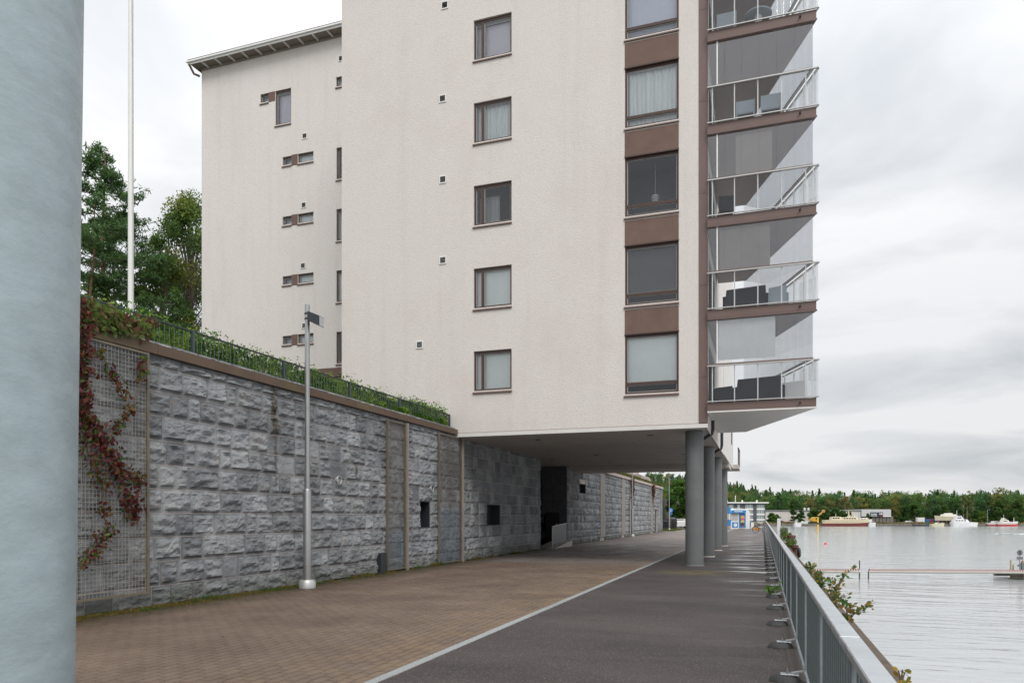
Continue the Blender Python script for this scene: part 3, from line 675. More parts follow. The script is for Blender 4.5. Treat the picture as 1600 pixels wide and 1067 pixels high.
# spandrels in the wide window bay
prev = None
for k in range(6):
    h = w2[k]
    if h[2] > TOP-.3: break
    if k > 0:
        obj('spandrel_panel', MB().box(-4.52,-2.69,YF-.012,YF+.08,w2[k-1][3]+.0,h[2]-.16), M['brown'], BLD)
        obj('spandrel_flashing', MB().box(-4.53,-2.68,YF-.03,YF+.04,w2[k-1][3]-.03,w2[k-1][3]+.012), M['frame'], BLD)
def window(h, kind, bld=BLD, yf=YF, mull=None, low=None, smat=None):
    x0, x1, z0, z1 = h; y = yf+.07; fw = .07 if h[3]-h[2] > .8 else .05
    fr = MB(); fr.box(x0,x0+fw,y,y+.07,z0,z1); fr.box(x1-fw,x1,y,y+.07,z0,z1); fr.box(x0+fw,x1-fw,y,y+.07,z0,z0+fw); fr.box(x0+fw,x1-fw,y,y+.07,z1-fw*1.5,z1)
    if mull: fr.box(mull-.055,mull+.055,y-.012,y+.07,z0+fw,z1-fw*1.5)
    if low: fr.box(x0+fw,x1-fw,y-.012,y+.07,low-.05,low+.05)
    f = obj('window', fr, M['frame'], bld)
    # inner light sash
    si = MB(); cells = [(x0+fw, x1-fw, z0+fw, z1-fw*1.5)]
    if mull: cells = [(x0+fw, mull-.055, z0+fw, z1-fw*1.5), (mull+.055, x1-fw, z0+fw, z1-fw*1.5)]
    if low: cells = [(x0+fw, x1-fw, z0+fw, low-.05), (x0+fw, x1-fw, low+.05, z1-fw*1.5)]
    for (a, b_, c, d) in cells:
        t = .018
        si.box(a,a+t,y+.03,y+.12,c,d); si.box(b_-t,b_,y+.03,y+.12,c,d); si.box(a+t,b_-t,y+.03,y+.12,c,c+t); si.box(a+t,b_-t,y+.03,y+.12,d-t,d)
        obj('pane', MB().add([(a,y+.05,c),(b_,y+.05,c),(b_,y+.05,d),(a,y+.05,d)], [(0,1,2,3)]), M['glass'], f)
    obj('sash', si, M['sash'], f)
    obj('sill', MB().add([(x0-.03,yf+.07,z0+.0),(x1+.005,yf+.07,z0+.0),(x1+.005,yf-.055,z0-.07),(x0-.03,yf-.055,z0-.07),(x0-.03,yf+.07,z0-.14),(x1+.005,yf+.07,z0-.14),(x1+.005,yf-.055,z0-.14),(x0-.03,yf-.055,z0-.14)],
        [(3,2,1,0),(4,5,6,7),(0,4,7,3),(1,2,6,5),(2,3,7,6)]) if False else
        MB().add([(x0-.03,yf+.065,z0-.002),(x1+.012,yf+.065,z0-.002),(x1+.012,yf-.055,z0-.075),(x0-.03,yf-.055,z0-.075),(x0-.03,yf-.055,z0-.115),(x1+.012,yf-.055,z0-.115),(x1+.012,yf-.0,z0-.12),(x0-.03,yf-.0,z0-.12),(x0-.03,yf+.065,z0-.05),(x1+.012,yf+.065,z0-.05)],
        [(0,1,2,3),(3,2,5,4),(4,5,6,7),(7,6,9,8),(0,3,4,7,8),(1,9,6,5,2)]), M['sill'], f)
    # room behind
    dep = 1.6
    rm = MB().add([(x0,y+.1,z0),(x1,y+.1,z0),(x1,y+.1,z1),(x0,y+.1,z1),(x0,y+dep,z0),(x1,y+dep,z0),(x1,y+dep,z1),(x0,y+dep,z1)], [(4,5,6,7),(0,1,5,4),(3,7,6,2),(0,4,7,3),(1,2,6,5)])
    obj('room', rm, M['room'], f)
    def sheet(m_, a, b_, c, d, yo=.2, name='curtain', folds=0):
        mb = MB()
        if folds:
            n = 60; vs = []
            for i in range(n+1):
                x = a+(b_-a)*i/n; yy = y+yo+.03*math.sin(i*1.3)*(1 if folds else 0)+.015*math.sin(i*.61+x)
                vs += [(x,yy,c),(x,yy,d)]
            mb.add(vs, [(2*i,2*i+2,2*i+3,2*i+1) for i in range(n)])
            obj(name, mb, m_, f, smooth=True)
        else: obj(name, mb.add([(a,y+yo,c),(b_,y+yo,c),(b_,y+yo,d),(a,y+yo,d)], [(0,1,2,3)]), m_, f)
    i0, i1, j0, j1 = x0+.03, x1-.03, z0+.03, z1-.03
    if kind == 'curtain': sheet(M['curtain'], i0, i1, j0, j1, folds=1)
    elif kind == 'white': sheet(M['curtain_w'], i0, i1, (low or j0)+.0, j1, .16, 'blind')
    elif kind == 'lilac': sheet(M['blind_l'], i0, i1, j0, j1-.1, .25, 'blind'); sheet(M['white'], i0, i1, j1-.12, j1, .16, 'blind_headrail')  # lilac sheet paints the sky reflected in the glass; headrail is a part
    elif kind == 'blue': sheet(M['blind_b'], i0, i1, j0, j1, .25, 'blind')  # bluish sheet paints reflected sky behind the pane
    elif kind == 'slats':
        mb = MB(); z = (low or j0)+.06
        while z < j1-.02:
            mb.add([(i0,y+.14,z),(i1,y+.14,z),(i1,y+.165,z+.018),(i0,y+.165,z+.018)], [(0,1,2,3)]); z += .026
        stuff(obj('venetian_blind', mb, M['grey_screen'], f)); sheet(M['room'], i0, i1, j0, j1, .4)
    elif kind == 'lamp':
        mb = MB(); xc = x0+(x1-x0)*.52
        mb.tube([(xc,y+.6,z1),(xc,y+.6,z0+.95)], .006, 6); mb.lathe([(.02,.28),(.10,.24),(.16,.16),(.10,.15),(.17,.08),(.10,.07),(.13,.0),(.02,-.02)], (xc,y+.6,z0+.65), 20)
        obj('pendant_lamp', mb, M['white'], f, smooth=True); sheet(M['alu'], i0, i1, j1-.05, j1, .16, 'blind_headrail')
    elif kind == 'half':
        sheet(M['grey_screen'], i0, i0+(i1-i0)*.55, j0, j1-.2, .5, 'curtain', folds=1); sheet(M['alu'], i0, i1, j1-.05, j1, .16, 'blind_headrail')
    return f
for k, kd in zip(range(5), ('white','white','half','curtain','lilac')): window(w1[k], kd, mull=-9.82)
for k, kd in zip(range(6), ('white','slats','lamp','curtain','blue','curtain')):
    if w2[k][3] < TOP-.1: window(w2[k], kd, low=w2[k][2]+.36)
def vent(x, z, yf, s=.2, bld=BLD):
    v = MB(); t = .035
    v.box(x-s/2,x-s/2+t,yf-.03,yf-.002,z-s/2,z+s/2); v.box(x+s/2-t,x+s/2,yf-.03,yf-.002,z-s/2,z+s/2); v.box(x-s/2+t,x+s/2-t,yf-.03,yf-.002,z-s/2,z-s/2+t); v.box(x-s/2+t,x+s/2-t,yf-.03,yf-.002,z+s/2-t,z+s/2)
    o = obj('vent', v, M['white'], bld)
    g_ = MB(); n = 5
    for i in range(n): zz = z-s/2+t+(s-2*t)*(i+.5)/n; g_.add([(x-s/2+t,yf-.026,zz-.007),(x+s/2-t,yf-.026,zz-.007),(x+s/2-t,yf-.008,zz+.010),(x-s/2+t,yf-.008,zz+.010)], [(0,1,2,3)])
    obj('louvre', g_, M['alu'], o)
    obj('vent_back', MB().box(x-s/2+t,x+s/2-t,yf-.006,yf-.003,z-s/2+t,z+s/2-t), M['black'], o)
for (x, z) in ((-11.33,20.95),(-11.42,17.45),(-11.41,14.4),(-11.41,11.36),(-12.38,8.25)): vent(x, z, YF, .29)
# soffit panels under the raised block
xs = [-15.8,-12.2,-8.4,-4.7,-1.78]; ys = [25.2,29.5,33.8,38,42]
for i in range(4):
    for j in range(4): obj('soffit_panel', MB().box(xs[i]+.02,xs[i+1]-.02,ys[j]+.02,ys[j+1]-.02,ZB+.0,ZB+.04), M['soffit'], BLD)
obj('soffit_void', MB().box(-15.79,-1.80,25.2,45,ZB+.045,ZB+.1), M['room'], BLD)
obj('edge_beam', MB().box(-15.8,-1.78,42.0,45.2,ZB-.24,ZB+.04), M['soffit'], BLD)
for (x, y) in ((-8.2,26.9),(-7.6,34.5),(-7.9,39.5),(-3.9,26.8),(-3.6,35.5),(-10.2,36.0)):
    obj('downlight', MB().lathe([(.11,-.015),(.11,.0)], (x,y,ZB), 20), M['dark_metal'], BLD)
# columns
cm = MB().lathe([(.31,0),(.31,ZB-.02)], (0,0,0), 40).mesh('column', M['column'], True)
for y in (26.0, 32.0, 38.0, 44.0):
    c_ = link('column', cm, BLD, (-2.25, y, 0))
    obj('base_collar', MB().lathe([(.335,-.01),(.33,.02),(.312,.035)], (0,0,0), 40), M['pale_conc'] if y > 30 else M['column'], c_)
# side facade facing the water
XS = -1.78
obj('side_fascia', MB().box(XS-.008,XS+.02,25.2,36.0,ZB-.03,5.36), M['stucco'], BLD)
sw = plane_holes(MB(), 'x', XS, 25.2, 31.4, 5.36, TOP, [(26.2,29.4,5.55+ST*k,7.75+ST*k) for k in range(6)], -.12)
obj('side_wall', sw, M['stucco2'], BLD)
for k in range(6):
    z0 = 5.55+ST*k
    fr = MB()
    for yy in (26.2,27.2,28.3,29.34): fr.box(XS-.1,XS-.02,yy,yy+.06,z0,z0+2.2)
    fr.box(XS-.1,XS-.02,26.26,29.34,z0,z0+.06); fr.box(XS-.1,XS-.02,26.26,29.34,z0+2.14,z0+2.2)
    d_ = obj('balcony_door', fr, M['frame'], BLD)
    obj('pane', MB().add([(XS-.06,26.2,z0),(XS-.06,29.4,z0),(XS-.06,29.4,z0+2.2),(XS-.06,26.2,z0+2.2)], [(0,1,2,3)]), M['glass'], d_)
    obj('curtain', MB().add([(XS-.3,26.0,z0),(XS-.3,29.6,z0),(XS-.3,29.6,z0+2.2),(XS-.3,26.0,z0+2.2)], [(0,1,2,3)]), M['grey_screen'] if k % 2 else M['room'], d_)
# siding planks on the rear part of the side (seen under the balconies)
for i in range(14):
    z0 = ZB+.02+i*.34
    obj('siding_board', MB().box(XS-.15,XS+.02,36.01,47.5,z0+.006,min(z0+.334,TOP)), M['trim_white'], BLD)
obj('upper_side_wall', MB().box(XS-.15,XS,31.4,47.5,9.48,TOP), M['stucco2'], BLD)
obj('mid_side_wall', MB().box(XS-.15,XS,31.4,36.0,5.37,9.47), M['stucco2'], BLD)
obj('side_window', MB().box(XS+.02,XS+.05,44.6,45.6,6.0,7.8), M['frame'], BLD)
eb = obj('end_balcony', MB().box(-4.0,-1.42,47.5,50.2,ZB+.02,4.95), M['soffit'], BLD)
obj('guard_glass', MB().box(-1.46,-1.44,47.6,50.1,5.0,5.95), M['glass_clear'], eb); obj('guard_rail', MB().box(-1.49,-1.41,47.5,50.2,5.95,6.0), M['frame'], eb)
for yy in (47.6,50.1): obj('post', MB().box(-1.48,-1.42,yy-.03,yy+.03,4.95,5.95), M['frame'], eb)
# downpipes bending from the side wall to the columns
for y, x2 in ((27.0,-2.0),(33.0,-2.0)):
    obj('downpipe', MB().tube([(XS+.09,y,5.7),(XS+.09,y,4.80),(XS+.05,y,4.66),(XS-.12,y,4.57),(x2-.1,y,4.45)], .06, 12), M['dark_metal'], BLD, smooth=True)
# ---- balconies
PB = [(-1.74,24.93),(1.60,24.93),(-.67,31.05),(-1.74,31.05)]      # plan, counter-clockwise
def inset(poly, d):
    # simple inset towards centroid-ish: move front +y, diagonal inward
    (x0,y0),(x1,y1),(x2,y2),(x3,y3) = poly; L_ = math.hypot(x2-x1, y2-y1); nx, ny = -(y2-y1)/L_, (x2-x1)/L_
    t = (x1+nx*d, y1+ny*d); dx, dy = x2-x1, y2-y1
    k = (y0+d-t[1])/dy; a = (t[0]+dx*k, y0+d); k2 = (y2-t[1])/dy; b_ = (t[0]+dx*k2, y2)
    return [(x0, y0+d), a, b_, (x3, y3)]
def lerp(p, q, t): return (p[0]+(q[0]-p[0])*t, p[1]+(q[1]-p[1])*t)
for k in range(7):
    z0 = 5.14+ST*k
    if z0 > 23.7: break
    last = z0+ST > 24.5
    b_ = obj('balcony', MB().prism(PB, z0+.06, z0+.33), M['brown_metal'], BLD)
    obj('ceiling_board', MB().prism(inset(PB, .04), z0+.035, z0+.057), M['soffit_g'], b_)
    obj('fascia_lip', MB().prism(inset(PB, -.018), z0+.0, z0+.05), M['brown_metal'] if k else M['trim_white'], b_)
    obj('drain_spout', MB().tube([(1.12,24.95,z0+.19),(1.12,24.80,z0+.18)], .028, 10), M['black'], b_)
    rl = MB(); q = inset(PB, -.05); zr = z0+1.53
    for (p_, q_) in ((q[0],q[1]),(q[1],q[2])):
        obj('handrail', MB().beam((*p_, zr),(*q_, zr), .07, .035), M['alu'], b_)
        obj('lower_rail', MB().beam((*p_, z0+.36),(*q_, z0+.36), .05, .03), M['alu'], b_)
        obj('guard_glass', MB().beam((*lerp(p_,q_,.01), z0+.94),(*lerp(p_,q_,.99), z0+.94), .012, 1.10), M['glass_clear'], b_)
    q = inset(PB, .01)
    ns = [(-1.58,24.95),(-.88,24.95),(-.155,24.95),(.57,24.95),(1.29,24.95)]+[lerp(q[1],q[2],t) for t in (.03,.14,.26,.38,.5,.62,.74,.86,.97)]
    for (px, py) in ns: obj('baluster', MB().box(px-.018,px+.018,py-.02,py+.02,z0+.33,zr), M['white'], b_)
    # glazing above
    q = inset(PB, .07); z1 = z0+ST-.0; zg = z0+1.62
    obj('glazing_sill', MB().beam((*q[0], zg-.03),(*q[1], zg-.03), .09, .06), M['brown_metal'], b_)
    obj('glazing_sill', MB().beam((*q[1], zg-.03),(*q[2], zg-.03), .09, .05), M['alu'], b_)
    for (p_, q_, n) in ((q[0],q[1],6),(q[1],q[2],11)):
        for i in range(n):
            a, c = lerp(p_, q_, (i+.006)/n), lerp(p_, q_, (i+.994)/n)
            obj('glazing_pane', MB().beam((*a, (zg+z1)/2),(*c, (zg+z1)/2), .008, z1-zg), M['glass_upper'], b_)
    obj('glazing_jamb', MB().box(-1.45,-1.41,24.98,25.03,zg,z1), M['white'], b_)
    if k == 0: obj('roller_blind', MB().box(-1.40,.38,25.06,25.065,zg+.12,z1-.02), M['grey_screen'], b_)
    if k == 1: obj('roller_blind', MB().box(-1.36,.22,25.06,25.065,zg+.02,z1-.10), M['taupe'], b_)  # brown sheet paints a reflection seen in the front glazing
    if k == 2: obj('roller_blind', MB().box(-.85,.28,25.06,25.065,zg+.0,z1-.12), M['taupe'], b_)  # narrower brown sheet, again a painted reflection in the glass
# ---- left wing
YW = 31.8
wh = []
for k in range(5):
    zb = 10.5+3.09*k
    if k < 4: wh += [(-23.55,-23.0,zb+.12,zb+.55),(-22.62,-21.68,zb+.10,zb+.57)]
wh += [(-24.93,-24.42,23.38,23.83),(-24.0,-23.03,22.05,23.83),(-20.35,-19.2,23.36,23.83)]
for k in range(4): wh.append((-20.33,-19.0,9.42+3.09*k,11.0+3.09*k))
WT = 25.95
obj('wing_wall', plane_holes(MB(), 'y', YW, -28.75, -15.9, 9.2, WT, wh, .12), M['stucco2'], BLD)
obj('wing_end_wall', MB().box(-28.75,-28.5,YW+.01,45,4,WT), M['stucco2'], BLD)
obj('wing_lower_wall', MB().box(-28.75,-22.1,YW+.001,YW+.2,4.5,9.2), M['stucco2'], BLD)
obj('wing_back_wall', MB().box(-28.75,-15.8,44.7,45,4,WT), M['stucco2'], BLD)
obj('garage_lintel', MB().box(-22.1,-15.9,YW-.06,YW+.1,8.75,9.2), M['brown'], BLD)
obj('garage_front', MB().box(-22.0,-15.9,YW+.05,YW+.2,4.5,8.75), M['brown_metal'], BLD)
for i, h in enumerate(wh):
    kd = ['white','curtain','lamp'][i % 3] if i > 8 else ('white' if i % 2 else 'blue')
    window(h, 'lilac' if i == 9 else kd, BLD, YW)
for k in range(4):
    zb = 10.5+3.09*k
    obj('brown_infill', MB().box(-22.99,-22.63,YW-.01,YW+.1,zb+.02,zb+.58), M['brown'], BLD)
obj('brown_infill', MB().box(-24.41,-24.01,YW-.01,YW+.1,23.33,23.83), M['brown'], BLD)
for (x, z) in ((-22.22,11.48),(-22.3,14.56),(-22.25,17.66),(-22.2,21.19),(-20.05,24.72)): vent(x, z, YW, .30)
# wing roof with overhanging eave and visible rafters
ey = 31.2
obj('wing_roof', MB().box(-29.15,-15.9,ey,45.4,26.02,26.16), M['brown_metal'], BLD)
obj('eave_board', MB().box(-29.0,-15.9,ey+.06,YW+.0,25.955,25.99), mat('eave_underside', (.24,.21,.18), rough=.8), BLD)
obj('gutter', MB().box(-29.2,-15.9,ey-.08,ey-.005,25.98,26.06), M['white'], BLD)
obj('fascia_board', MB().box(-29.15,-15.9,ey-.0,ey+.04,25.88,26.015), M['white'], BLD)
obj('wall_plate', MB().box(-28.74,-15.9,YW-.03,YW-.002,25.80,25.95), mat('frieze', (.25,.21,.18), rough=.8), BLD)
x = -28.3
while x < -16: obj('rafter', MB().box(x,x+.07,ey+.05,YW-.03,25.87,25.95), M['white'], BLD); x += .86
obj('roof_gutter_end', MB().tube([(-29.05,31.2,25.9),(-29.0,31.5,25.55),(-28.8,31.72,25.5)], .06, 10), M['brown_metal'], BLD)

# ------------------------------------------------------------------ near pillar
pl = obj('concrete_pillar', MB().lathe([(.31,-.02),(.31,ZB)], (0,0,0), 96), M['pillar'], smooth=True, loc=(-2.278,1.49,0), rot=(0, R(1.0), 0))
tag(pl, 'thick round blue-grey painted pillar filling the left edge of the view', 'pillar')

# ------------------------------------------------------------------ balcony furniture
def sofa(x, y, z, w, h, d, label, m_=None, name='sofa'):
    t = thing(name, label, name, (x,y,z)); m_ = m_ or M['fabric_dark']
    obj('backrest', MB().add([(-w/2,0,.1),(w/2,0,.1),(w/2*.94,.06,h),(-w/2*.9,.06,h*.93),(-w/2,.2,.1),(w/2,.2,.1),(w/2*.94,.18,h),(-w/2*.9,.18,h*.93)], [(0,1,2,3),(5,4,7,6),(3,2,6,7),(1,5,6,2),(4,0,3,7),(0,4,5,1)]), m_, t)
    obj('seat', MB().cbox(-w/2+.08,w/2-.08,.2,d,.1,.42,.03), m_, t)
    for s in (-1, 1): obj('armrest', MB().cbox(s*w/2-.06,s*w/2+.06,.2,d,.1,.58,.02), m_, t)
    for s in (-1, 1):
        for yy in (.08,d-.08): obj('leg', MB().box(s*(w/2-.06)-.02,s*(w/2-.06)+.02,yy-.02,yy+.02,0,.1), M['black'], t)
    return t
def chair(x, y, z, w, h, rz, label, m_):
    t = thing('balcony_chair', label, 'chair', (x,y,z), rz)
    bk = MB()
    for s in (-1, 1): bk.beam((s*w/2,0,.0),(s*w/2,-.06,h), .035, .035)
    obj('back_frame', bk, m_, t)
    obj('backrest', MB().add([(-w/2,-.01,.4),(w/2,-.01,.4),(w/2,-.06,h),(-w/2,-.06,h),(-w/2,.01,.4),(w/2,.01,.4),(w/2,-.04,h),(-w/2,-.04,h)], [(0,1,2,3),(5,4,7,6),(3,2,6,7),(1,5,6,2),(4,0,3,7),(0,4,5,1)]), m_, t)
    obj('seat', MB().cbox(-w/2,w/2,0,.45,.38,.42,.01), m_, t)
    for s in (-1, 1): obj('leg', MB().beam((s*(w/2-.02),.42,0),(s*(w/2-.02),.42,.38), .035, .035), m_, t)
    return t
def FZ(k): return 5.47+ST*k
sofa(-.12,25.35,FZ(0),1.5,.86,.8,'large charcoal sofa on the lowest glazed balcony')
sofa(-1.25,25.45,FZ(0),.6,.62,.6,'small black armchair on the lowest glazed balcony, at the house wall', name='armchair')
sofa(.95,25.6,FZ(0),.75,.7,.6,'pale grey lounge seat at the pointed end of the lowest glazed balcony', M['grey_screen'], 'lounge_seat')
sofa(-.55,25.35,FZ(1),1.35,.80,.75,'charcoal sofa on the second glazed balcony from below')
sofa(.45,25.5,FZ(1),.6,.78,.6,'grey armchair beside the sofa on the second glazed balcony from below', M['fabric_blue'], 'armchair')
chair(-1.15,25.5,FZ(2),.5,.85,.2,'dark low chair on the third glazed balcony from below', M['fabric_dark'])
chair(-.55,25.35,FZ(3),.55,.78,0,'left pale blue chair on the fourth glazed balcony from below', M['fabric_blue'])
chair(.25,25.35,FZ(3),.6,.84,0,'right pale blue chair on the fourth glazed balcony from below', M['fabric_blue'])
chair(-1.15,25.5,FZ(4),.6,.85,0,'grey chair on the topmost visible balcony', M['fabric_blue'])
tb = thing('round_table', 'round grey table with a white pedestal on the topmost visible balcony', 'table', (-.15,25.75,FZ(4)))
obj('tabletop', MB().lathe([(.42,.70),(.45,.72),(.45,.75),(.42,.76)], (0,0,0), 28), M['fabric_blue'], tb); obj('pedestal', MB().lathe([(.22,0),(.18,.3),(.12,.5),(.12,.70)], (0,0,0), 20), M['white'], tb)
fp = thing('potted_flowers', 'pink flowers in a bowl on the balcony table', 'plant', (-.15,25.75,FZ(4)+.76))
obj('bowl', MB().lathe([(.06,0),(.12,.08),(.13,.1)], (0,0,0), 16), M['white'], fp)
link('flowers', leaf_mesh('flowers', blobs(120,(0,0,.16),(.14,.14,.08)), .05, [(.45,.15,.17),(.4,.2,.2),(.08,.14,.05)], M['leaf']), fp)

# ------------------------------------------------------------------ railing by the water
rl = thing('quay_railing', 'long galvanised steel railing with flat handrail along the water', 'railing')
XR = .44; RY0, RY1, RS = 1.83, 117.0, 2.07
yj = 4.1-5.8; 
while yj < RY1:
    y2 = min(yj+5.8, RY1); obj('handrail', MB().cbox(.375,.475,max(yj,-1)+.003,y2-.003,1.045,1.085,.006), M['galv_cap'], rl); yj = y2
for k in range(60):
    y0 = -1+2*k
    if y0 > RY1: break
obj('upper_rail', MB().box(.405,.445,-1,RY1,1.0,1.044), M['galv_dark'], rl)
obj('bottom_rail', MB().box(.405,.445,-1,RY1,.10,.125), M['galv'], rl)
obj('bottom_edge', MB().box(.396,.402,-1,RY1,.095,.13), M['galv_cap'], rl)
pmz = MB().box(-.007,.007,-.05,.05,.03,1.0).box(-.02,-.007,-.05,-.038,.03,1.0).box(-.02,-.007,.038,.05,.03,1.0).mesh('post', M['galv'])
bmz = MB().tube([(0,0,.125),(0,0,1.0)], .0075, 6).mesh('bar', M['galv_dark'])
base = MB().cbox(-.13,.05,-.05,.05,.07,.083,.003); base.beam((-.02,0,.09),(.115,0,.12),.05,.015)
bme = base.mesh('foot_plate', M['galv_cap'])
bolt = MB()
for by in (-.025,.025): bolt.lathe([(.015,.083),(.015,.098),(.008,.098),(.008,.13)], (-.06,by,0), 8)
boltm = bolt.mesh('bolts', M['steel'])
padv = []
for s in range(4):
    mb = MB(); n = 18; rr = random.Random(s); prof = [(.145,0),(.12,.045),(.08,.066),(.0,.07)]; vs = []; fs = []
    for (r_, z_) in prof:
        for i in range(n):
            a = 2*math.pi*i/n; w_ = 1+.12*noise.noise(Vector((math.cos(a)*2+s*9, math.sin(a)*2, 0)))*2; vs.append((-.08+r_*w_*math.cos(a)*1.15, r_*w_*math.sin(a)*.8, z_))
    for j in range(3):
        for i in range(n): fs.append((j*n+i, j*n+(i+1)%n, (j+1)*n+(i+1)%n, (j+1)*n+i))
    padv.append(mb.add(vs, fs).mesh('bitumen_pad', M['rubber'], True))
bars = 0; rest = MB()
ys_posts = [RY0+RS*k for k in range(56) if RY0+RS*k < RY1]
for i, yp in enumerate(ys_posts):
    link('post', pmz, rl, (.425, yp, 0))
    ft = link('foot_plate', bme, rl, (.30, yp, 0)); link('bolts', boltm, ft); link('bitumen_pad', padv[i % 4], ft, (0,0,0), (0,0,0))
    n = 16
    for j in range(1, n):
        yb = yp+RS*j/n
        if bars < 300: link('bar', bmz, rl, (.425, yb, 0)); bars += 1
        else: rest.box(.418,.432,yb-.006,yb+.006,.125,1.0)
stuff(obj('far_bars', rest, M['galv_dark'], rl))

# ------------------------------------------------------------------ fence, hedge and creepers on the wall top
fn = thing('terrace_fence', 'low dark green metal fence along the top of the stone wall', 'fence')
obj('top_rail', MB().beam((-11.08,6,5.50),(-11.08,25.0,5.50), .04, .03), M['fence'], fn); obj('bottom_rail', MB().beam((-11.08,6,5.02),(-11.08,25.0,5.02), .03, .02), M['fence'], fn)
fb = MB().box(-.004,.004,-.006,.006,0,.48).mesh('bar', mat('fence_bar', (.12,.15,.155), rough=.4, metal=.3))
y = 8.0
while y < 25: link('bar', fb, fn, (-11.08,y,5.02)); y += .125
fp_ = MB().box(-.03,.03,-.03,.03,0,.62).mesh('post', mat('fence_post', (.06,.08,.09), rough=.4, metal=.3))
for y in (9.0,12.0,15.0,18.0,21.0,24.95): link('post', fp_, fn, (-11.08,y,4.9))
def hedge_h(y): return 5.53+.10*noise.noise(Vector((y*.9,0,0)))+.10*noise.noise(Vector((y*2.7,3,0)))+(.12 if y > 22 else 0)
C = []
for i in range(52000):
    y = 8+17.0*rng.random(); t = rng.random(); h = hedge_h(y); x = -11.12-.9*rng.random()**1.6; z = 4.93+(h-4.93)*(t**.8)
    if noise.noise(Vector((x*5,y*5,z*5))) < -.18: continue
    C.append((x,y,z))
    if rng.random() < .035: C.append((x,y,h+.12*rng.random()*(1+max(0,noise.noise(Vector((y*1.5,8,0)))*3))))
for i in range(5000):
    y = 19+6*rng.random()**.7; q = noise.noise(Vector((y*1.3,1,1)))
    if q > -.05: C.append((-11.0-.1*rng.random(), y, 4.97+rng.random()*(.25+.4*max(0,q))))
C = np.array(C)
tone = np.array([noise.noise(Vector((p[0]*2,p[1]*2.2,p[2]*3))) for p in C])
pal = np.where(tone[:,None] > .1, np.array([.21,.32,.05]), np.where(tone[:,None] < -.15, np.array([.08,.16,.03]), np.array([.13,.24,.045])))
hd = thing('hedge', 'bright green leafy hedge behind the fence on top of the stone wall', 'hedge')
link('foliage', leaf_mesh('foliage', C, .058, pal, M['leaf'], 'leaf'), hd)
st = MB(); 
for i in range(170):
    y = 8+17*random.random(); x = -11.2-.6*random.random(); st.tube([(x,y,4.8),(x+random.uniform(-.1,.1),y+random.uniform(-.1,.1),5.25)], .008, 5)
stuff(obj('stems', st, M['twig'], hd))
REDS = [(.13,.025,.025),(.17,.05,.035),(.10,.02,.03),(.15,.07,.03),(.09,.03,.02),(.06,.10,.02)]
MIX = [(.13,.03,.028),(.14,.06,.03),(.09,.11,.025),(.07,.12,.02),(.17,.10,.03),(.11,.025,.03)]
def creeper(name, paths, n_per, size, label, pal, x, parent=None, thick=.012, spread=.12, bunch=1.0):
    t = thing(name, label, 'creeper'); vb = MB(); C = []
    for pth in paths:
        pts = []
        for (u, v) in pth: y, z = onx(u, v, x); pts.append((x+random.uniform(-.03,.03), y, z))
        vb.tube(pts, [thick*.8]*len(pts), 6)
        segs = [(Vector(pts[i]), Vector(pts[i+1])) for i in range(len(pts)-1)]; tot = sum((b_-a).length for a, b_ in segs)
        for i in range(int(n_per*tot)):
            a, b_ = random.choices(segs, [(q-p).length for p, q in segs])[0]; p = a.lerp(b_, random.random())
            if noise.noise(p*3.1) < -.22: continue
            C.append((p.x+random.gauss(.04,.035), p.y+random.gauss(0,spread), p.z+random.gauss(0,spread*.9)))
    obj('vine_stem', vb, M['twig'], t); link('foliage', leaf_mesh('foliage', C, size, pal, M['leaf'], 'leaf', normal=(1,0,-.1)), t); return t
XV = -10.70
creeper('red_creeper', [[(128,470),(127,560),(126,640),(140,665),(165,700),(185,745),(205,790),(216,820)]], 330, .085, 'dense dark red creeper running diagonally down the large wire trellis', REDS, XV, spread=.10)
creeper('red_creeper', [[(150,550),(163,560),(175,585),(190,612),(196,625)],[(222,560),(218,600),(205,635),(180,670),(160,700)]], 150, .075, 'thin red and green creeper shoots on the upper right of the large wire trellis', MIX, XV, spread=.05)
creeper('red_creeper', [[(125,640),(135,690),(150,740),(165,770),(160,790),(170,830),(150,855),(128,880)],[(190,745),(215,745),(222,770)]], 170, .075, 'sparse reddish creeper on the lower half of the large wire trellis', MIX, XV, spread=.085)
creeper('coping_creeper', [[(120,488),(150,492),(190,500),(232,520)],[(120,500),(160,505),(200,515)],[(120,478),(150,482)]], 330, .10, 'green and reddish creeper spilling over the brown coping beside the pillar', [(.13,.19,.04),(.10,.17,.04),(.16,.12,.05),(.14,.06,.035),(.15,.17,.05),(.11,.18,.04)], -10.78, spread=.09)
tf = thing('dry_plant', 'reddish dry rosette plant poking through the terrace fence', 'plant')
y_, z_ = onx(237, 503, -11.0); link('foliage', leaf_mesh('foliage', blobs(220,(-11.0,y_,z_),(.12,.17,.12),.1), .09, [(.14,.05,.03),(.12,.07,.04)], M['leaf'], 'blade'), tf)
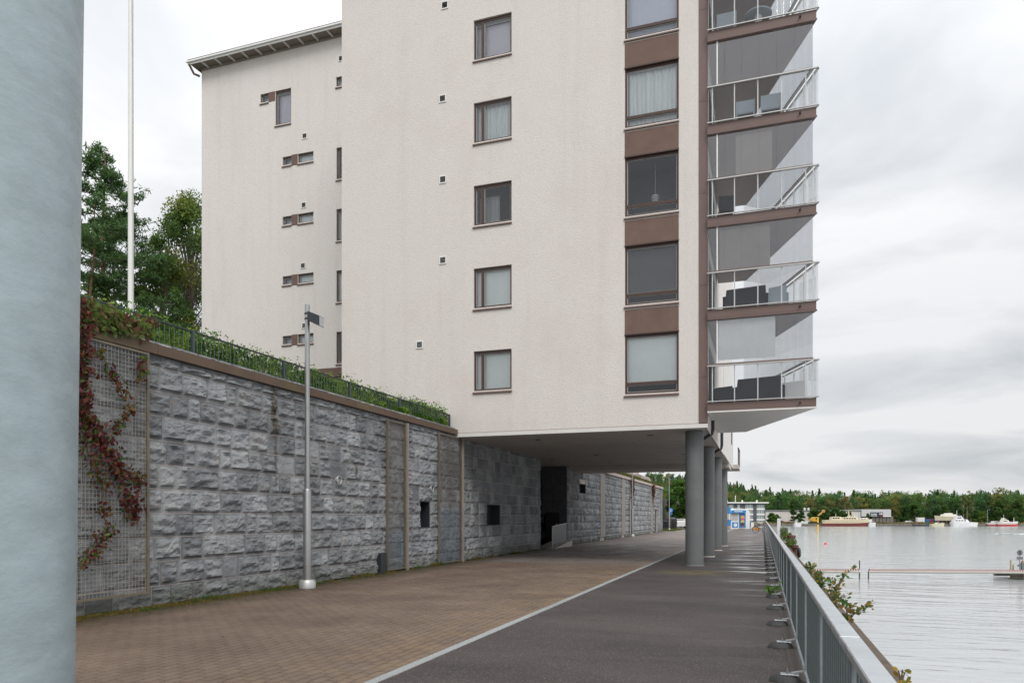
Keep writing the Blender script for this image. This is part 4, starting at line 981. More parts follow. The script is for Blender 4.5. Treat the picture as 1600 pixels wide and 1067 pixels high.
# grass, weeds at wall foot
C = []
for i in range(26000):
    y = 7.4+28*rng.random()**1.35; den = noise.noise(Vector((y*.8,0,4)))+.35*noise.noise(Vector((y*3,2,0)))
    w = max(.02, .20+.16*den) * (1 if y < 20 else .5)
    x = -10.87+abs(rng.normal(0, w))
    if x > -10.2 or (y > 15.5 and den < .0): continue
    C.append((x, y, .012+.05*rng.random()*(1.6 if den > .25 else .6)))
C = np.array(C); tone = np.array([noise.noise(Vector((p[1]*1.3,p[0]*2,0))) for p in C])
pal = np.where(tone[:,None] > .05, np.array([.06,.12,.015]), np.array([.17,.13,.03]))
stuff(link('grass_strip', leaf_mesh('grass_strip', C, .06, pal, M['leaf'], 'blade', droop=-1.2)))
C = np.stack([rng.uniform(-10.5,.2,160), rng.uniform(6,30,160), np.full(160,.012)],1)
stuff(link('fallen_leaves', leaf_mesh('fallen_leaves', C, .035, [(.16,.10,.03),(.08,.05,.03),(.2,.15,.05)], M['leaf'], 'leaf', flat=3)))

# ------------------------------------------------------------------ street lamps
def lamp(x, y, h, label, head='box', s=1):
    t = thing('street_lamp', label, 'street lamp', (x,y,0), 0, 'steel lamp posts along the wall')
    obj('pole', MB().lathe([(.098,.18),(.098,2.32),(.085,2.36),(.061,2.37),(.058,h)], (0,0,0), 24), M['steel'], t, smooth=True)
    obj('base_collar', MB().lathe([(.20,0),(.20,.14),(.17,.19),(.11,.20)], (0,0,0), 28), M['alu'], t, smooth=True)
    if head:
        hd_ = MB(); z0, z1 = h-.56, h-.26
        hd_.add([(.0,-.15,z0+.14),(.29,-.12,z0),(.29,.12,z0),(.0,.15,z0+.14),(.0,-.15,z1+.06),(.29,-.12,z1-.06),(.29,.12,z1-.06),(.0,.15,z1+.06)], [(0,3,2,1),(4,5,6,7),(0,1,5,4),(1,2,6,5),(2,3,7,6),(3,0,4,7)])
        o = obj('lamp_head', hd_, M['dark_metal'], t, loc=(.10,-.02,0), rot=(0,0,R(6)))
        obj('lens', MB().add([(.294,-.11,z0+.01),(.294,.11,z0+.01),(.294,.11,z1-.07),(.294,-.11,z1-.07)], [(0,1,2,3)]), mat('lamp_lens', (.40,.42,.42), rough=.3), o)
        br = MB(); 
        for zz in (h-.22,h-.34): br.lathe([(.07,-.02),(.07,.02)], (0,0,zz), 16); br.beam((.05,0,zz),(.14,-.03,zz),.03,.03)
        obj('clamp', br, M['dark_metal'], t)
    return t
lamp(-10.31,14.87,6.77,'steel lamp post with black box head standing before the near stone wall')
lamp(-10.58,62.3,6.9,'steel lamp post in front of the distant stretch of stone wall')
lamp(-11.2,93.4,7.0,'steel lamp post beyond the end of the stone wall, by the blue sign')
fl = thing('flagpole', 'tall tapering white flagpole on the terrace left of the building', 'flagpole', (-12.9,12.17,4.8))
obj('pole', MB().lathe([(.060,0),(.055,6),(.045,12)], (0,0,0), 20), M['white'], fl, smooth=True)
obj('halyard', MB().tube([(.10,-.03,.5),(.085,-.03,6),(.03,-.03,11.9)], .006, 5), mat('rope', (.3,.3,.3)), fl)

# ------------------------------------------------------------------ trees
def pine(x, y, z, h, label, seed, crown0=.35, spread=4.2, n=46, trunk_r=.22, lean=(0,0)):
    r = random.Random(seed); t = thing('pine_tree', label, 'tree', (x,y,z), 0, 'trees on the terrace')
    tb_ = MB(); k = 9; pts = [(lean[0]*(i/k)**1.4+.12*math.sin(i*1.3+seed), lean[1]*(i/k), h*.98*i/k) for i in range(k+1)]
    tb_.tube(pts, [trunk_r*(1-.9*(i/k)) for i in range(k+1)], 9); obj('trunk', tb_, M['bark'], t, smooth=True)
    bb = MB(); C = []
    for i in range(n):
        q = crown0+(1-crown0)*(i/n)**.85; hz = h*q; ln = spread*(1-(q-crown0)/(1-crown0))**.75*r.uniform(.55,1.1)+.35
        a = r.uniform(0,2*math.pi); idx = q*k; j = min(int(idx), k-1); c0 = Vector(pts[j]).lerp(Vector(pts[j+1]), idx-j)
        e = c0+Vector((math.cos(a)*ln, math.sin(a)*ln, ln*r.uniform(-.05,.35))); mid = c0.lerp(e, .5)+Vector((0,0,-.08*ln))
        bb.tube([c0, mid, e], [.05*(1-q)+.02,.025,.008], 5)
        nt = int(8+ln*13)
        for _ in range(nt):
            s = r.random()**.6; p = c0.lerp(e, .25+.78*s)+Vector((r.gauss(0,.14+.07*ln), r.gauss(0,.14+.07*ln), r.gauss(.05,.10)))
            C += [(p.x+r.gauss(0,.09), p.y+r.gauss(0,.09), p.z+r.gauss(0,.07)) for _ in range(7)]
    obj('branches', bb, M['bark_dark'], t); link('crown', leaf_mesh('crown', C, .27, PINES, M['leaf'], 'needle'), t); return t
def broad(x, y, z, h, rad, label, seed, pal=GREENS, nclump=60, per=320, leaf=.17, droop=0, z0=.25, group=None, name='broadleaf_tree', cat='tree', trunk=True, bark='bark_dark', mt='leaf', cs=1.0):
    r = random.Random(seed); t = thing(name, label, cat, (x,y,z), 0, group)
    bb = MB(); 
    if trunk: bb.tube([(0,0,-.3),(.05,0,h*.35),(.1,.05,h*.8)], [h*.018,h*.013,h*.004], 8); obj('trunk', bb, M[bark], t)
    br = MB(); C = []; PC = []
    for i in range(nclump):
        a = r.uniform(0,2*math.pi); q = r.random(); el = z0+(1-z0)*q; w = math.sin(math.pi*min(1,max(.08,(el-z0)/(1-z0)*.85+.15)))**.6
        rr_ = rad*w*r.uniform(.35,1.0); c = Vector((math.cos(a)*rr_, math.sin(a)*rr_, h*el)); s = cs*rad*r.uniform(.16,.30)
        br.tube([(0,0,h*el*.78), c*.5+Vector((0,0,h*el*.45)), c], [h*.0032,h*.0018,h*.0007], 5)
        P = blobs(per, c, (s,s,s*.75*(1+droop)), .3); C.append(P)
        col = np.array(pal[r.randrange(len(pal))])*r.uniform(.75,1.25); PC.append(np.tile(col, (per,1)))
    if trunk: obj('branches', br, M[bark], t)
    link('crown', leaf_mesh('crown', np.concatenate(C), leaf, np.concatenate(PC), M[mt], 'leaf', droop=droop*1.5), t); return t
x_, y_ = W(162,44); pine(x_, y_, 5.5, ZV(226,44)-5.5, 'tall pine with conical crown left of the flagpole', 3, .36, 5.0, 62, .26)
x_, y_ = W(133,41); pine(x_, y_, 5.5, ZV(300,41)-5.5, 'leaning orange-barked pine partly hidden by the blue-grey pillar', 5, .62, 2.6, 22, .16, (.8,0))
x_, y_ = W(186,48); pine(x_, y_, 5.5, ZV(330,48)-5.5, 'short forked pine just behind the flagpole', 8, .45, 3.2, 28, .14, (-.6,0))
x_, y_ = W(297,48); broad(x_, y_, 5.0, ZV(318,48)-5, 3.4, 'leafy birch with yellowing leaves against the building edge', 4, YGREENS, 140, 280, .14, .5, .12, 'trees on the terrace', 'birch_tree')
x_, y_ = W(255,46); broad(x_, y_, 4.5, ZV(372,46)-4.5, 2.3, 'smaller yellowish birch between the flagpole and the building', 6, YGREENS, 60, 260, .13, .6, .15, 'trees on the terrace', 'birch_tree')
x_, y_ = W(290,53); broad(x_, y_, 4.0, ZV(420,53)-4, 4.0, 'dark green bushy tree low behind the birch', 9, GREENS, 46, 240, .17, 0, .1, 'trees on the terrace')
for (u, D, vt, rd, lb) in ((150,30,478,1.6,'low dark shrub behind the coping creeper'),(275,30,505,1.8,'low green shrub behind the hedge near the wing'),(215,34,470,1.5,'thin shrub at the foot of the flagpole')):
    x_, y_ = W(u, D); broad(x_, y_, 4.6, ZV(vt,D)-4.6, rd, lb, u, GREENS, 26, 240, .10, 0, .1, 'shrubs on the terrace', 'shrub', 'shrub')
# lime tree and rock beyond the far wall
x_, y_ = W(1064,118); broad(x_, y_, 0, ZV(752,118), 2.6, 'fresh green lime tree beyond the wall end, behind the lamp post', 12, [(.07,.16,.02),(.09,.18,.03),(.05,.12,.02)], 60, 220, .30, .3, .12, None, 'lime_tree', 'tree')
x_, y_ = W(1044,128); broad(x_, y_, 0, ZV(775,128), 2.2, 'low yellow-green tree between the wall end and the lamp post', 13, YGREENS, 40, 160, .3, 0, .1, None, 'lime_tree', 'tree')
def boulder(x, y, z, sx, sy, sz, seed, label):
    vs = []; fs = []; n, m_ = 26, 16
    for j in range(m_+1):
        th = math.pi*j/m_
        for i in range(n):
            ph = 2*math.pi*i/n; d = Vector((math.sin(th)*math.cos(ph), math.sin(th)*math.sin(ph), math.cos(th)))
            s = 1+.28*noise.fractal(d*1.6+Vector((seed,0,0)), 1, 2, 4)+.10*math.floor(3*noise.noise(d*3+Vector((0,seed,0)))); vs.append((d.x*sx*s, d.y*sy*s, d.z*sz*s))
    for j in range(m_):
        for i in range(n): fs.append((j*n+i, j*n+(i+1)%n, (j+1)*n+(i+1)%n, (j+1)*n+i))
    return tag(obj('rock_outcrop', MB().add(vs, fs), M['rock'], loc=(x,y,z)), label, 'rock')
boulder(-17,68,5.0,4.5,9,4.6,2,'large bare rock outcrop above the distant wall'); boulder(-15,82,4.6,3,7,2.6,5,'smaller bare rock shoulder above the end of the distant wall')
Cg = np.stack([rng.uniform(-12.6,-10.9,14000), rng.uniform(43,84,14000), 5.06+rng.random(14000)*.32],1)
stuff(link('wall_top_moss', leaf_mesh('wall_top_moss', Cg, .13, [(.10,.12,.02),(.07,.09,.02),(.14,.10,.03)], M['leaf'], 'leaf')))
obj_ = struct(obj('upper_ground', MB().box(-60,-11.41,41.7,84,3,5.04), M['soil']))
# small creepers hanging over the distant wall
for (yy, lb) in ((63.4,'reddish creeper hanging over the distant wall beside the lamp post'),(76.2,'small reddish creeper over the far end of the distant wall')):
    t = thing('hanging_creeper', lb, 'creeper'); pts = np.stack([rng.normal(-10.72,.05,420), rng.normal(yy,.4,420), 5.0-abs(rng.normal(0,.9,420))],1); link('foliage', leaf_mesh('foliage', pts, .15, REDS+[(.12,.08,.04)], M['leaf'], 'leaf', normal=(1,0,0)), t)

# ------------------------------------------------------------------ things at the end of the promenade
sg = thing('road_sign', 'round blue pedestrian path sign with a small plate, by the far lamp post', 'road sign', (*W(1048,95),0))
sg.rotation_euler = (0,0,YAW)
BLUE = mat('sign_blue', (.02,.16,.55), rough=.4); 
obj('post', MB().tube([(0,0,0),(0,0,2.9)], .03, 8), M['steel'], sg)
ds = obj('disc', MB().tube([(0,-.05,2.55),(0,-.08,2.55)], .30, 28), BLUE, sg)
obj('symbol', MB().tube([(.0,-.083,2.67),(.0,-.086,2.67)], .05, 10).beam((0,-.084,2.62),(-.02,-.084,2.45),.01,.09,(1,0,0)).beam((0,-.084,2.46),(.08,-.084,2.33),.01,.05,(1,0,0)).beam((-.02,-.084,2.46),(-.08,-.084,2.34),.01,.05,(1,0,0)), M['white'], ds)
obj('plate', MB().box(-.2,.2,-.08,-.06,1.95,2.18), BLUE, sg)
bn = thing('waste_container', 'tall black waste container on the grass by the far lamp post', 'waste container', (*W(1050,98),0))
obj('bin_body', MB().lathe([(.62,0),(.68,.9),(.66,1.35)], (0,0,0), 20), M['black'], bn); obj('lid', MB().lathe([(.66,1.35),(.62,1.5),(.3,1.62)], (0,0,0), 20), M['dark_metal'], bn)
bw = thing('waste_container', 'shorter dark container left of the tall black one, at the wall end', 'waste container', (*W(1041,97),0)); obj('bin_body', MB().cbox(-.4,.4,-.4,.4,0,1.15,.05), M['dark_metal'], bw)
C = np.stack([rng.uniform(-12.4,-9.8,5000), rng.uniform(86,101,5000), .02+rng.random(5000)*.1],1); stuff(link('verge_grass', leaf_mesh('verge_grass', C, .16, [(.09,.13,.02),(.13,.13,.03)], M['leaf'], 'blade')))
# parked cars and people-sized clutter beyond the wall end read as pale shapes: two parked cars
def car(x, y, z, rz, label, colr, s=1.0):
    t = thing('parked_car', label, 'car', (x,y,z), rz); m_ = mat('car_paint', colr, rough=.25)
    prof = [(-2.1,.35),(-2.15,.75),(-1.2,.92),(-.75,1.38),(.7,1.42),(1.5,.98),(2.1,.88),(2.15,.35)]
    vs = [(p[0]*s, -.82*s*(.86 if p[1] > 1.1 else 1), p[1]*s) for p in prof]+[(p[0]*s, .82*s*(.86 if p[1] > 1.1 else 1), p[1]*s) for p in prof]; n = len(prof)
    obj('body', MB().add(vs, [tuple(range(n-1,-1,-1)), tuple(range(n,2*n))]+[(i,(i+1)%n,n+(i+1)%n,n+i) for i in range(n)]), m_, t)
    g_ = MB()
    for sy in (-1, 1): g_.add([(-1.0*s,sy*.80*s,.95*s),(-.7*s,sy*.73*s,1.32*s),(.65*s,sy*.73*s,1.35*s),(1.2*s,sy*.80*s,1.0*s)], [(0,1,2,3)])
    obj('side_window', g_, M['dark_metal'], t)
    for wx in (-1.3,1.35):
        for sy in (-1, 1): obj('wheel', MB().tube([(wx*s,sy*.66*s,.33*s),(wx*s,sy*.84*s,.33*s)], .33*s, 14), M['black'], t)
    return t
for (u, D, c, lb) in ((1059,104,(.62,.62,.62),'white car parked beyond the black container, under the lime tree'),(1064,112,(.4,.12,.08),'dark red car parked under the lime tree')):
    car(*W(u, D), 0, R(20), lb, c)
# kiosk
D = 101; kx, ky = W(1158, D); K = thing('kiosk', 'white rounded ice-cream kiosk with blue signs and a closed shutter', 'kiosk', (kx, ky, 0), YAW)
PX = D/F
kw0, kw1 = (1142-1158)*PX, (1171.5-1158)*PX
prof = []
kt = ZV(794, D)
n = 9
sec = [(kw0,0),(kw0,kt*.80)]+[(kw0+(kw1-kw0)*(.0+.5*(1-math.cos(math.pi*i/n))), kt*.80+kt*.2*math.sin(math.pi*i/n)**.8) for i in range(1, n)]+[(kw1,kt*.80),(kw1,0)]
vs = [(p[0],0,p[1]) for p in sec]+[(p[0],2.4,p[1]) for p in sec]; m_ = len(sec)
KW = mat('kiosk_white', (.72,.71,.68), rough=.4); KB = mat('kiosk_blue', (.015,.20,.50), rough=.4)
obj('body', MB().add(vs, [tuple(range(m_)), tuple(range(2*m_-1,m_-1,-1))]+[(i,m_+i,m_+(i+1)%m_,(i+1)%m_) for i in range(m_)]), KW, K)
def kq(u0, u1, v0, v1, y, m__, nm, par=K): return obj(nm, MB().box((u0-1158)*PX,(u1-1158)*PX,y,y+.03,ZV(v1,D),ZV(v0,D)), m__, par)
hdr = kq(1141.5,1164.5,797,801,-.35,KB,'sign_board')
for i, (a, b_) in enumerate(((1146.5,1148),(1148.4,1149.6),(1150,1151.5),(1152,1153),(1153.5,1155),(1155.4,1156.6),(1157,1158.8))): kq(a,b_,797.9+(i%2)*.3,799.6,-.37,KW,'sign_letter',hdr)
obj('counter_canopy', MB().box((1141.5-1158)*PX,(1164.5-1158)*PX,-.32,0,ZV(801,D),ZV(800.5,D)), KB, K)
kq(1143,1153,802,813,-.03,mat('shutter', (.42,.41,.39), rough=.5),'shutter')
kq(1144,1153,815.5,824,-.03,KB,'lower_poster'); obj('poster_motif', MB().tube([((1149-1158)*PX,-.035,ZV(820,D)),((1149-1158)*PX,-.05,ZV(820,D))], .26, 14), KW, K)
pp = kq(1154.7,1165,801.5,824,-.03,KB,'ice_cream_poster')
for (vv, c, r_) in ((808,(.65,.33,.05),.27),(812,(.55,.10,.16),.27),(815,(.45,.50,.12),.25),(818.3,(.13,.035,.02),.24)): obj('scoop', MB().tube([((1159.8-1158)*PX,-.035,ZV(vv,D)),((1159.8-1158)*PX,-.055-.002*r_-vv*.0001,ZV(vv,D))], r_, 18), mat('scoop', c, rough=.6), pp)
obj('cone', MB().add([((1157.6-1158)*PX,-.06,ZV(819.5,D)),((1162-1158)*PX,-.06,ZV(819.5,D)),((1160-1158)*PX,-.06,ZV(824,D))], [(0,2,1)]), mat('cone', (.55,.22,.12)), pp)
kq(1154,1164,824.3,826,-.02,M['pale_conc'],'plinth')
# beach flag
fx, fy = W(1138, 97); fg = thing('beach_flag', 'blue and white feather flag standing left of the kiosk', 'flag', (fx,fy,0), YAW)
obj('flag_pole', MB().tube([(0,0,0),(0,0,2.6),(-.15,0,3.1)], .02, 6), M['steel'], fg)
def flagpart(v0, v1, x0, x1, m__, nm): 
    vs = []; n = 6
    for i in range(n+1): vs += [(x0+(x1-x0)*i/n, .05*math.sin(i*1.2), v0),(x0+(x1-x0)*i/n+.02, .05*math.sin(i*1.2+.4), v1)]
    obj(nm, MB().add(vs, [(2*i,2*i+2,2*i+3,2*i+1) for i in range(n)]), m__, fg)
FB = mat('flag_blue', (.03,.25,.6), rough=.6)
flagpart(2.1,2.95,-.15,.35,FB,'flag_top'); flagpart(1.3,2.1,-.1,.2,KW,'flag_middle'); flagpart(.5,1.3,-.12,.38,FB,'flag_bottom')
# bicycle
def bicycle(x, y, rz):
    t = thing('bicycle', 'black bicycle leaning on the far end of the quay railing', 'bicycle', (x,y,0), rz)
    for cx in (-.52,.55):
        pts = [(cx+.34*math.cos(2*math.pi*i/20),0,.35+.34*math.sin(2*math.pi*i/20)) for i in range(21)]
        w = obj('wheel', MB().tube(pts,.022,6,cap=False), M['black'], t)
        sp_ = MB()
        for i in range(10): a = math.pi*2*i/10; sp_.tube([(cx,0,.35),(cx+.33*math.cos(a),0,.35+.33*math.sin(a))], .003, 4)
        obj('spokes', sp_, M['alu'], w)
    f_ = MB()
    for a, b_ in (((-.52,.35),(-.18,.92)),((-.52,.35),(-.05,.32)),((-.05,.32),(-.18,.92)),((-.05,.32),(.38,.85)),((-.16,.82),(.36,.88)),((.36,.95),(.55,.35))): f_.tube([(a[0],0,a[1]),(b_[0],0,b_[1])], .018, 6)
    obj('frame', f_, M['black'], t); obj('saddle', MB().cbox(-.30,-.06,-.07,.07,.95,1.0,.02), M['black'], t)
    obj('handlebar', MB().tube([(.30,-.28,1.05),(.38,-.1,1.05),(.38,.1,1.05),(.30,.28,1.05)], .015, 6), M['steel'], t)
    obj('mudguard', MB().tube([(-.52+.38*math.cos(a),0,.35+.38*math.sin(a)) for a in [R(20+20*i) for i in range(9)]], .02, 6), M['dark_metal'], t)
bicycle(-.25, 80, R(28))
OR = mat('orange_plastic', (.75,.28,.02), rough=.5)
for i, (u, D, s, lb) in enumerate(((1180,99,.34,'orange crate on the ground right of the kiosk'),(1182.5,92,.26,'orange crate standing beside the bicycle'))):
    t = thing('crate', lb, 'crate', (*W(u, D),0), YAW); b_ = MB(); b_.box(-s,s,-.2,-.17,.0,s*.8); b_.box(-s,s,.17,.2,0,s*.8); b_.box(-s,-s+.03,-.17,.17,0,s*.8); b_.box(s-.03,s,-.17,.17,0,s*.8); obj('sides', b_, OR, t); obj('bottom', MB().box(-s+.03,s-.03,-.17,.17,0,.03), OR, t)
    obj('rim', MB().box(-s-.02,s+.02,-.23,-.201,s*.7,s*.8), M['dark_metal'], t)
bd = thing('a_board', 'small white board with blue edge standing right of the kiosk', 'sign', (*W(1174,100),0), YAW); obj('panel', MB().box(-.05,.35,0,.04,.1,.9), KW, bd); obj('edge', MB().box(-.10,-.05,-.01,.05,0,1.15), FB, bd)
# white post by the quay edge
wp = thing('mooring_post', 'white square post with grey lower box at the quay edge near the bicycle', 'post', (1.2,62,0)); obj('shaft', MB().cbox(-.13,.13,-.13,.13,0,1.55,.02), M['white'], wp); obj('lower_box', MB().cbox(.14,.7,-.2,.3,0,.9,.02), M['galv'], wp)
# shrubs on the quay edge
def sprig(base, tips, label, pal, nleaf=16, size=.07, name='quay_shrub'):
    t = thing(name, label, 'shrub', (0,0,0)); b_ = MB(); C = []
    for tip in tips:
        a, c = Vector(base), Vector(tip); m_ = a.lerp(c, .5)+Vector((0,0,.06)); b_.tube([a, m_, c], [.007,.005,.002], 5)
        for i in range(nleaf):
            s = random.random(); p = (a.lerp(m_, s*2) if s < .5 else m_.lerp(c, s*2-1)); C.append((p.x+random.gauss(0,.035), p.y+random.gauss(0,.035), p.z+random.gauss(0,.03)))
    obj('twigs', b_, M['twig'], t); link('foliage', leaf_mesh('foliage', C, size, pal, M['leaf'], 'leaf', normal=(-.2,-.7,.6)), t); return t
def at(u, v, x): y, z = onx(u, v, x); return (x, y, z)
LP = [(.05,.13,.025),(.07,.15,.03),(.04,.10,.02),(.16,.14,.03),(.25,.17,.03)]
def Q(u, v, D): x, y = W(u, D); return (x, y, ZV(v, D))
sprig(Q(1325,968,9.6), [Q(1370,940,9.5),Q(1362,948,9.7),Q(1345,952,9.5),Q(1338,945,9.6),Q(1320,930,9.6),Q(1318,945,9.4)], 'yellow-green shrub branch reaching out over the water, nearest the camera', [(.05,.13,.025),(.16,.14,.03),(.22,.15,.03),(.045,.11,.02),(.18,.11,.03)], 15, .058)
sprig(Q(1300,935,11.6), [Q(1335,883,11.8),Q(1325,890,11.6),Q(1316,905,11.7),Q(1310,915,11.6),Q(1300,905,11.6),Q(1290,905,11.8)], 'upright dark green shrub branch above the railing, against the water', LP, 16, .062)
sprig(Q(1300,950,10.8), [Q(1315,918,10.8),Q(1325,930,10.8),Q(1300,920,11),Q(1332,955,10.6),Q(1315,940,10.6),Q(1308,930,10.8)], 'yellowing low foliage between the two shrub branches', [(.20,.16,.03),(.12,.13,.03),(.22,.13,.03),(.07,.12,.03)], 20, .05)
for i, (u, v, D) in enumerate(((1285,912,13.2),(1277,900,14.8),(1268,890,17))):
    sprig(Q(u-2,v+8,D), [Q(u+random.uniform(-12,10),v-random.uniform(2,14),D) for _ in range(6)], ['leafy shrub at the quay edge, third from the camera','small leafy tuft at the quay edge, fourth from the camera','small green tuft at the quay edge, fifth from the camera'][i], LP, 12, .065)
sprig(Q(1408,1067,5.2), [Q(1400,1052,5.2),Q(1412,1050,5.2),Q(1420,1058,5.2)], 'tiny yellow-leaved seedling at the bottom edge on the quay rim', [(.35,.22,.02),(.2,.2,.03)], 5, .045, 'seedling')
sprig((.17,16.4,.01), [(.05,16.3,.22),(.25,16.2,.25),(.3,16.6,.22),(.1,16.7,.18)], 'small green weed growing beside a railing foot', [(.07,.17,.02),(.1,.18,.04)], 12, .09, 'weed')
for i, (y, h, lb) in enumerate(((58,1.0,'leafy green shrub at the quay edge near the white post'),(50,.8,'leafy green shrub at the quay edge, before the rusty fender'),(44,.55,'low green shrub at the quay edge beside the rusty fender'))):
    t = thing('quay_shrub', lb, 'shrub', (1.5,y,0)); link('foliage', leaf_mesh('foliage', blobs(420,(0,0,h*.45),(.32,1.9,h*.5),.0), .11, LP+GREENS, M['leaf'], 'leaf'), t); b_ = MB()
    for _ in range(12): b_.tube([(0,random.uniform(-.5,.5),-.1),(random.uniform(-.2,.3),random.uniform(-1,1),h*.8)], .01, 5)
    obj('stems', b_, M['twig'], t)
RUST = mat('rusty_iron', (.10,.045,.03), rough=.8, var=.4, vscale=6)
ft = thing('rusty_fender', 'rusty bollard and dark tyre fender on the quay edge', 'fender', (1.5,38.5,-.15)); obj('bollard', MB().lathe([(.14,-.6),(.11,.25),(.19,.33),(.17,.45)], (0,0,0), 16), RUST, ft)
obj('tyre', MB().tube([(.16,-.5+.17*math.cos(2*math.pi*i/16),.1+.17*math.sin(2*math.pi*i/16)) for i in range(17)], .08, 8, cap=False), M['black'], ft)
ft = thing('rusty_fender', 'second rusty bollard farther along the quay edge, among the shrubs', 'fender', (1.6,46.5,0)); obj('bollard', MB().lathe([(.2,-.6),(.16,.35),(.26,.45),(.24,.6)], (0,0,0), 16), RUST, ft)

# ------------------------------------------------------------------ water things
WZ = -2.8
RW = mat('boom_red', (.22,.015,.02), rough=.5); CR = mat('cream', (.62,.58,.47), rough=.5)
def boom(p, q, label, n):
    t = thing('floating_boom', label, 'boom'); z = WZ+.52; p3, q3 = Vector((*p, z)), Vector((*q, z))
    obj('tube', MB().tube([p3, q3], .10, 10), mat('boom_tube', (.40,.38,.35), rough=.5, var=.1), t)
    r_ = MB()
    for i in range(n):
        a, b_ = p3.lerp(q3, (i+.15)/n), p3.lerp(q3, (i+.65)/n); a.z += .14; b_.z += .14; r_.tube([a, b_], .07, 6)
    stuff(obj('red_markers', r_, RW, t))
    w_ = MB()
    for i in range(n):
        a, b_ = p3.lerp(q3, (i+.65)/n), p3.lerp(q3, (i+1.15)/n); a.z += .13; b_.z += .13; w_.tube([a, b_], .045, 6)
    stuff(obj('white_markers', w_, M['white'], t))
    for s in (0, 1): c = p3.lerp(q3, s); obj('pile', MB().tube([(c.x,c.y,WZ-1),(c.x,c.y,z)], .05, 8), M['bark_dark'], t)
DB = 4.5*F/97
boom(W(1240, DB), W(1343, DB), 'short red and white marked boom on the water, left part behind the railing', 26)
boom(W(1357, DB), W(1600, DB*.985), 'long red and white marked boom across the water to the jetty', 60)
mk = thing('marker_pole', 'thin dark red pole at the end of the short boom', 'pole', (*W(1343, DB), WZ)); obj('pole', MB().tube([(0,0,-.5),(0,0,1.35)], .035, 8), RUST, mk)
ym = thing('marker_pole', 'slender yellow spar buoy standing in the lake', 'buoy', (*W(1278, 220), WZ)); obj('spar', MB().lathe([(.28,-.5),(.24,2.6),(.18,4.4)], (0,0,0), 12), mat('buoy_yellow', (.70,.42,.04), rough=.5), ym); obj('band', MB().lathe([(.26,2.2),(.26,2.7)], (0,0,0), 12), M['black'], ym)
rb_ = thing('red_buoy', 'small red ball buoy floating between railing and boom', 'buoy', (*W(1290, 119), WZ)); obj('ball', MB().lathe([(.05,-.1),(.18,-.05),(.22,.1),(.17,.22),(.05,.3)], (0,0,0), 14), mat('buoy_red', (.75,.05,.04), rough=.4), rb_, smooth=True)
# jetty with sign
jx, jy = W(1575, DB*1.0); J = thing('jetty', 'weathered wooden jetty entering from the right edge', 'jetty', (jx, jy, WZ), YAW)
wood = mat('weathered_planks', (.22,.18,.14), rough=.9, var=.25, vscale=3, rand=.15)
for i in range(14): obj('plank', MB().cbox(.02+i*.3,.3+i*.3,-.7-i*.06,2.2,.42,.48,.01), wood, J)
obj('bearer', MB().box(.15,4.3,-.4,-.15,.1,.42), M['bark_dark'], J); obj('bearer', MB().box(.15,4.3,1.6,1.85,.1,.42), M['bark_dark'], J)
for (px, py) in ((.4,.3),(.65,.4)): obj('pile', MB().tube([(px,py,-1),(px,py,1.35 if px < .5 else 1.0)], .05, 8), mat('pale_wood', (.36,.30,.17), rough=.9), J)
obj('pile', MB().tube([(2.6,1.5,-1.5),(2.6,1.5,.42)], .1, 8), M['bark_dark'], J)
js = thing('jetty_sign', 'round grey sign with rectangular plate on the jetty, seen from behind', 'sign', (jx+.85*Rx, jy+.85*Ry, WZ+.48), YAW)
SG = mat('sign_back', (.13,.14,.15), rough=.5)
obj('post', MB().tube([(0,0,0),(0,0,1.6)], .035, 8), M['steel'], js); obj('disc', MB().tube([(0,-.02,1.42),(0,.0,1.42)], .21, 24), SG, js); obj('plate', MB().box(-.22,.22,-.03,0,.93,1.12), SG, js); obj('bracket', MB().box(-.03,.03,-.035,-.03,1.28,1.56), M['black'], js)
eb = thing('power_post', 'grey-green service post with orange top beside the jetty sign', 'post', (jx+1.05*Rx, jy+1.05*Ry, WZ+.48), YAW); obj('body', MB().cbox(-.09,.09,-.08,.08,0,.72,.01), mat('service_grey', (.14,.17,.17), rough=.5), eb); obj('cap', MB().lathe([(.07,.72),(.05,.85)], (0,0,0), 10), mat('orange_cap', (.25,.08,.03)), eb)
bx = thing('mooring_rail', 'low grey crossbar on posts at the right of the jetty', 'rail', (jx+1.3*Rx, jy+1.3*Ry, WZ+.48), YAW); obj('bar', MB().box(-.6,2,-.03,.03,.42,.56), SG, bx); obj('post', MB().box(1.2,1.3,-.05,.05,0,.42), SG, bx)
C = np.stack([rng.uniform(0,1,900), rng.normal(0,1,900)],1); x0, y0 = W(1548,190); x1, y1 = W(1640,188)
fo = np.stack([x0+(x1-x0)*C[:,0]+0*C[:,1], y0+(y1-y0)*C[:,0]+C[:,1]*2.0*C[:,0]**.5, np.full(900, WZ+.05)],1)
stuff(link('boat_wake', leaf_mesh('boat_wake', fo, .9, [(.75,.77,.78)], M['leaf_far'], 'quad', flat=6)))

# ------------------------------------------------------------------ far shore
DS = 352
def shore_poly():
    pts = [W(u, DS+dd) for u, dd in ((1100,-2),(1200,0),(1290,2),(1400,0),(1500,-2),(1620,4),(1760,30))]
    far = [W(u, 2200) for u in (2000,1400,1000,600)]
    return pts+far
struct(obj('far_shore', MB().prism(shore_poly(), -4, -1.75), M['shore']))
ws = MB(); x0, y0 = W(1100, DS-1.6); x1, y1 = W(1610, DS-1.2); ws.beam((x0,y0,-2.2),(x1,y1,-2.2), 1.2, .9); struct(obj('stone_embankment', ws, mat('embankment', (.15,.135,.12), rough=.9, var=.5, vscale=.8, bump=1, bscale=2, bdist=.3)))
